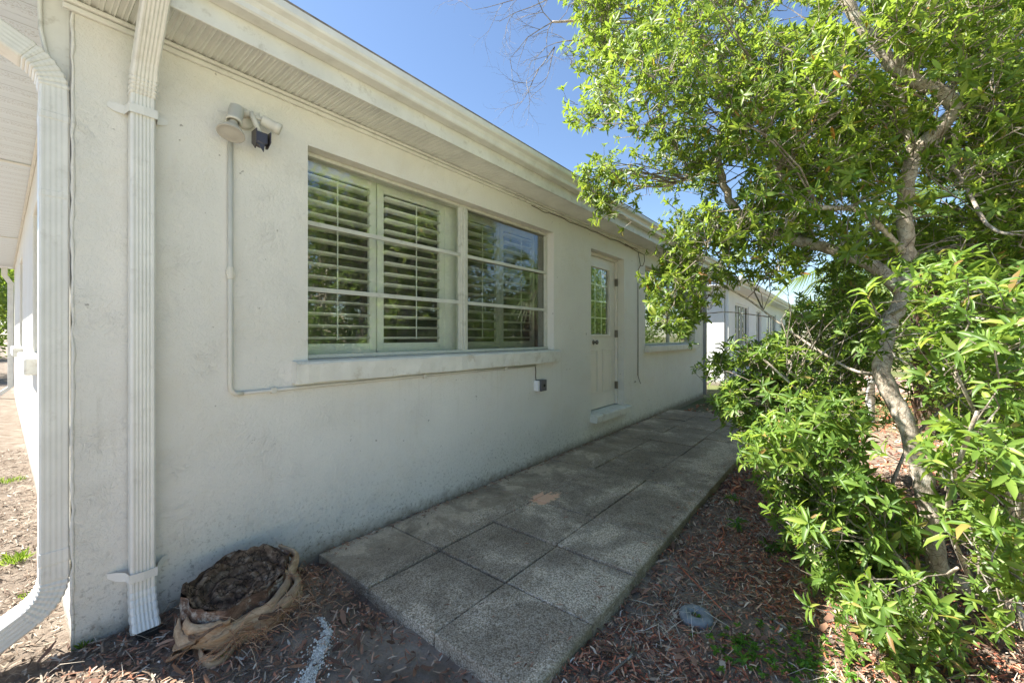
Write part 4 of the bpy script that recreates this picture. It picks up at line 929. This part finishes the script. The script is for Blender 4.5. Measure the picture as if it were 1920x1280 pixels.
# bare twigs reaching over the roof edge
def bare(p, d, L, r, depth):
    pts = [p]; 
    for k in range(4):
        d = (d+Vector((random.gauss(0, .14), random.gauss(0, .14), random.gauss(0, .14)))).normalized(); p = p+d*L/4; pts.append(p)
        if depth > 0 and random.random() < .85:
            s_ = 1 if random.random() < .5 else -1; ax = Vector(FW); dd = (d+s_*random.uniform(.5, 1.0)*ax.cross(d)+Vector((random.gauss(0, .2),)*3)).normalized()
            bare(p, dd, L*random.uniform(.4, .7), r*.55, depth-1)
    tws.tube(pts, [r, r*.85, r*.7, r*.5, r*.3], 4, False)
V3 = lambda q: Vector(P(*q))
for a, b, L, r in (((1035, 42, 3.6), (985, 60, 3.6), .5, .0045), ((1035, 42, 3.6), (1000, -10, 3.6), .45, .005), ((1100, 75, 3.5), (1040, 88, 3.55), .35, .006), ((1040, 88, 3.55), (1005, 150, 3.55), .42, .0048), ((1010, 130, 3.55), (985, 200, 3.55), .38, .004),
                   ((1060, -10, 3.6), (960, 5, 3.6), .62, .005), ((1000, -10, 3.6), (900, 20, 3.6), .55, .004), ((1040, 88, 3.55), (1030, 150, 3.6), .35, .004), ((1035, 42, 3.6), (1010, 90, 3.6), .4, .004)):
    A_, B_ = V3(a), V3(b); bare(A_, (B_-A_).normalized(), L, r, 3)
tws.build('branches', M['twig'], tree)

# ------------------------------------------------------------ shrubs
def shrub(label, root, sets, L=.085, W=.02, nl=9, mat='leaf_shrub', stems=5, group=None, keep=1.0):
    r = empty('shrub', root, label, 'shrub', group); r0 = np.array(root)
    tw = foliage(r, 'foliage', sets, M[mat], L, W, nl, M['twig'], r0+np.array([0, 0, .3]))
    cents = np.unique(np.concatenate([s_[1] for s_ in sets]).round(4), axis=0); st_ = MB(); sk = []
    for k in range(stems):
        c = cents[random.randrange(len(cents))]; m = r0*.5+c*.5+np.array([random.gauss(0, .08), random.gauss(0, .08), .05])
        sk += limb(MB(), [r0+np.array([random.gauss(0, .04), random.gauss(0, .04), -.02]), m, c], .013, .005, 7, each=('stem', M['bark'], r))
    branches_to(tw, sk, cents, .007, .0025, keep)
    tw.build('twigs', M['twig'], r)
    return r
g0 = gp(1480, 900); g1 = gp(1500, 960); g2 = gp(1640, 1010); g3 = gp(1700, 1150); g4 = gp(1880, 1180)
z_ = -.05
shrub('bushy shrub crowding the outer edge of the path in front of the white house', (*g0, z_),
      [cluster_pts([(1315, 695), (1345, 650), (1400, 640), (1470, 650), (1500, 720), (1490, 800), (1440, 810), (1410, 800), (1370, 770), (1345, 740)], 560, (2.35, 3.0), .04, 6, -.45, 2)], .072, .0165)
shrub('leafy shrub arching low over the outer edge of the path', (*g1, z_),
      [cluster_pts([(1410, 860), (1440, 790), (1510, 740), (1600, 760), (1640, 830), (1600, 960), (1550, 1020), (1500, 990), (1460, 930), (1430, 890)], 800, (1.9, 2.7), .06, 7, -.25, 2, 3, [(1660, 840, 40, 60)])], .074, .0175)
shrub('broad shrub filling the middle behind the crooked trunk', (*g2, z_),
      [cluster_pts([(1440, 560), (1560, 500), (1660, 540), (1650, 700), (1660, 780), (1560, 780), (1480, 740), (1430, 690), (1420, 620)], 1150, (2.3, 3.8), .09, 7, -.25, 2, 6, [(1415, 590, 72, 50), (1632, 735, 22, 30), (1500, 520, 62, 30)]),
       cluster_pts([(1760, 480), (1960, 480), (1960, 900), (1800, 900), (1740, 700)], 800, (2.4, 3.6), .09, 8, -.15, 2, 2)], .076, .0175)
shrub('low shrub spreading over the mulch in front of the trunk base', (*g3, z_),
      [cluster_pts([(1510, 1000), (1570, 930), (1650, 900), (1700, 960), (1690, 1060), (1640, 1130), (1570, 1110), (1510, 1060)], 380, (1.75, 2.3), .06, 6, -.35, 2.2, 1, [(1760, 1060, 40, 60)]),
       cluster_pts([(1590, 1110), (1700, 1080), (1780, 1150), (1800, 1260), (1740, 1290), (1660, 1230), (1600, 1170)], 120, (1.45, 1.75), .05, 5, -.3, 2.2, 4), cluster_pts([(1770, 1050), (1900, 1060), (1900, 1130), (1780, 1110)], 30, (1.55, 1.8), .04, 4, -.8, 2.2, 4)], .076, .019)
shrub('tall glossy shrub closest to the camera at the right edge', (*g4, z_),
      [cluster_pts([(1680, 540), (1760, 500), (1960, 440), (1980, 760), (1860, 740), (1760, 690), (1660, 660), (1560, 640), (1600, 580)], 260, (1.45, 2.1), .07, 6, -.15, 2.2, 7, [(1690, 600, 30, 40)]),
       cluster_pts([(1780, 760), (1960, 760), (1980, 1290), (1800, 1290), (1860, 1150), (1800, 1080), (1830, 950), (1760, 850)], 330, (1.3, 1.9), .07, 6, -.1, 2.2, 8, [(1830, 1100, 60, 22)]),
       cluster_pts([(1800, 480), (1950, 460), (1960, 720), (1840, 700)], 16, (1.1, 1.35), .04, 3, -.9, 2)], .084, .0205, keep=.8)
sp = gp(1372, 965)
def sprig(pt, h, label, n=1, L=.09):
    r = empty('seedling', pt, label, 'seedling'); mb = MB(); O = []; Sx = []
    for k in range(n):
        a = np.array(pt)+np.array([random.gauss(0, .05)*(n > 1), random.gauss(0, .05)*(n > 1), h*random.uniform(.8, 1.1)]); O.append(a); Sx.append([random.gauss(0, .2), random.gauss(0, .2), 1])
        MB().tube([(a[0], a[1], pt[2]-.01), (a[0]+.005, a[1], (pt[2]+a[2])/2), tuple(a)], .002, 5).build('stem', M['twig'], r)
    V, F = whorls(np.array(O), np.array(Sx, float), 10, L, L*.22, el=(50, 88)); npmesh('leaf', V, F, M['weed'], r)
sprig((*gp(1357, 955), -.05), .10, 'dark green seedling rosette sprouting at the outer path edge', 2)
sprig((*gp(1385, 1000), -.05), .07, 'second green seedling rosette just below the one at the path edge', 2)
# small ground weeds
def weeds(pts, label, n=40, sc_=1.0, spread=.07):
    pt = pts; x = pt[0]+rng.normal(0, spread, n); y = pt[1]+rng.normal(0, spread, n); O = np.stack([x, y, gz(x, y)+rng.uniform(.012, .035, n)], -1)
    V, F = whorls(O, np.array([[0, 0, 1]])+rng.normal(0, .3, (n, 3)), 6, .022*sc_, .011*sc_, el=(55, 88))
    tag(npmesh('weed_patch', V, F, M['weed']), label, 'weeds', kind='stuff')
weeds(gp(1500, 1240), 'spreading green weeds in the mulch near the bottom edge', 90, 1, .11)
weeds(gp(1385, 1225), 'small green weeds in the mulch below the grey ring', 60, 1, .07)
weeds(gp(1560, 1275), 'green weeds at the bottom right of the mulch bed', 60, 1, .08)
weeds((rx, ry), 'tiny weeds growing inside the grey ring', 8, .8, .010)
weeds(gp(1450, 1030), 'feathery green weeds at the foot of the shrubs', 40, 1.2, .05)
weeds(gp(415, 1237, 0), 'single tiny bright weed in front of the stump', 2, .9, .004)
def tuft(x, y, n, label, h=.07, sp=.03):
    a = rng.uniform(0, 6.28, n); r = rng.uniform(0, sp, n); O = np.stack([x+r*np.cos(a), y+r*np.sin(a), gz(x+r*np.cos(a), y+r*np.sin(a))], -1)
    D = norm(np.stack([np.cos(a)*.5, np.sin(a)*.5, np.ones(n)], -1)+rng.normal(0, .3, (n, 3))); N = norm(np.cross(D, norm(rng.normal(size=(n, 3)))))
    V, F = leaves(O, D, N, rng.uniform(.5, 1, n)*h, np.full(n, .004)); tag(npmesh('grass_tuft', V, F, M['grass']), label, 'grass tuft', kind='stuff')
tuft(*gp(28, 1060, 0), 90, 'bright grass tuft on the sandy ground left of the thick downspout', .07, .05); tuft(*gp(155, 1218, 0), 40, 'little grass tuft at the foot of the house corner', .045, .02)
tuft(*gp(15, 910, 0), 70, 'far grass tuft on the sandy ground by the left picture edge', .06, .10); tuft(*gp(50, 1120, 0), 30, 'thin grass tuft beside the bend of the thick downspout', .03, .04)

# ------------------------------------------------------------ background trees, palm
def bgtree(label, x, y, h, r, n, mat='leaf_far', L=.16, W=.06, zlow=.25, name='broadleaf_tree'):
    t = empty(name, (x, y, -.05), label, 'bush' if name == 'bush' else 'tree'); tr = MB(); c0 = Vector((x, y, h*.62)); cents = []
    sk = limb(tr, [(x, y, -.1), (x+.1, y-.05, h*.3), (x-.08, y+.1, h*.6), (x, y, h*.85)], .05*r+.04, .03, 9)
    for _ in range(max(14, n//260)):
        d = norm(rng.normal(size=3)); c = np.array([x, y, h*(.5+zlow*0)])+d*np.array([r, r, h*.46])*rng.uniform(.45, 1)**.6; c[2] = max(c[2], h*zlow*rng.uniform(.3, 1)); cents.append(c)
    for c in cents[:24]: limb(tr, [sk[min(len(sk)-1, int(len(sk)*random.uniform(.3, .9)))], (c+np.array([x, y, c[2]*.9]))/2, c], .03, .01, 6, 3)
    tr.build('trunk', M['bark'], t, True); ca = np.array(cents)
    idx = rng.integers(0, len(ca), n); O = ca[idx]+rng.normal(0, 1, (n, 3))*np.array([.30, .30, .24])*r*.62
    O = O[(O[:, 2] > .05) & ~((O[:, 1] > 1.7) & (O[:, 0] < 10) & (O[:, 1] < 14))]; n = len(O)
    D = norm(rng.normal(size=(n, 3))+np.array([0, 0, -.2])); N = norm(np.cross(D, norm(rng.normal(size=(n, 3))+np.array([0, 0, .6]))))
    V, F = leaves(O, D, N, rng.uniform(.6, 1.1, n)*L, rng.uniform(.7, 1.1, n)*W, True); npmesh('crown', V, F, M[mat], t)
bgtree('tall dark tree behind the crooked trunk on the right', 6.6, -2.6, 4.4, 1.6, 15000, L=.12, W=.035)
bgtree('dense tree beyond the shrubs in line with the patio', 11.5, -2.6, 4.2, 1.7, 11000, L=.15, W=.045)
bgtree('dark tree at the right edge behind the glossy shrub', 4.3, -3.6, 4.4, 1.8, 15000, L=.12, W=.035)
bgtree('spreading tree far beyond the patio', 19, -3.6, 5.0, 2.5, 10000, L=.24, W=.07)
bgtree('tree closing the far end of the garden', 29, -1.5, 5.5, 2.8, 9000, L=.3, W=.1)
bgtree('small tree standing apart behind the fan palm', 4.6, -8.4, 4.8, 1.7, 9000, L=.15, W=.05)
bgtree('tree far down the left side of the house', -1.2, 21, 5.0, 2.2, 8000, L=.22, W=.08)
bgtree('second tree far down the left side across the road', .6, 38, 8.0, 4, 9000, L=.35, W=.13)
bgtree('low dark bush behind the white plastic pipe', 6.3, -1.9, 2.0, 1.1, 9000, L=.11, W=.035, zlow=.1, name='bush')
bgtree('wide low bush between the fan palm and the patio', 10.2, -2.4, 2.3, 1.5, 9000, L=.13, W=.04, zlow=.1, name='bush')
bgtree('dense low bush at the far right behind the glossy shrub', 4.0, -2.4, 1.9, 1.1, 9000, L=.11, W=.035, zlow=.1, name='bush')
palm = empty('fan_palm', (7.9, -.9, -.05), 'fan palm with a shaggy trunk whose drooping frond hangs behind the shrubs', 'palm')
pt = MB(); pt.tube([(7.9, -.9, -.1), (7.93, -.88, .8), (7.9, -.9, 1.7), (7.86, -.86, 2.35)], [.17, .15, .15, .13], 16)
for k in range(90):
    a = k*2.4; z = .1+k*2.15/90; r_ = .15
    pt.prism([(-.05, 0), (.05, 0), (.03, .16), (-.03, .16)], (7.9+r_*math.cos(a), -.9+r_*math.sin(a), z), (-math.sin(a), math.cos(a), 0), (math.cos(a)*.35, math.sin(a)*.35, .93), (math.cos(a)*.015, math.sin(a)*.015, 0))
pt.build('trunk', M['palm_bark'], palm)
def frond(az, elv, L=.95, fan=.85):
    c = Vector((7.88, -.88, 2.38)); d = Vector((math.cos(az)*math.cos(elv), math.sin(az)*math.cos(elv), math.sin(elv)))
    h = c+d*L*.65; h2 = h+d*L*.35-Vector((0, 0, .22)); mb = MB(); mb.tube([c, c+d*L*.4+Vector((0, 0, .03)), h2], [.014, .011, .008], 5)
    t = (h2-h).normalized(); sd = t.cross(Vector((0, 0, 1))).normalized(); up = sd.cross(t)
    for k in range(36):
        a = R(-115+230*k/35); dd = (t*math.cos(a)+sd*math.sin(a)).normalized(); l = fan*(.75+.25*math.cos(a))*random.uniform(.9, 1.05)
        wv = up.cross(dd).normalized()*.014; p1 = h2+dd*l*.5+up*.02; p2 = h2+dd*l+Vector((0, 0, -.22*l-random.uniform(0, .12)))
        mb.add([h2, p1-wv, p1+wv+up*.008, p2], [(0, 1, 2), (1, 3, 2)])
    mb.build('frond', M['palm_leaf'], palm)
for k in range(17): frond(k*2.4, R((58, 30, 5, -20)[k % 4]+random.uniform(-8, 8)))
frond(2.45, R(-2)); frond(2.0, R(-12)); frond(1.85, R(2), 1.25, .8)
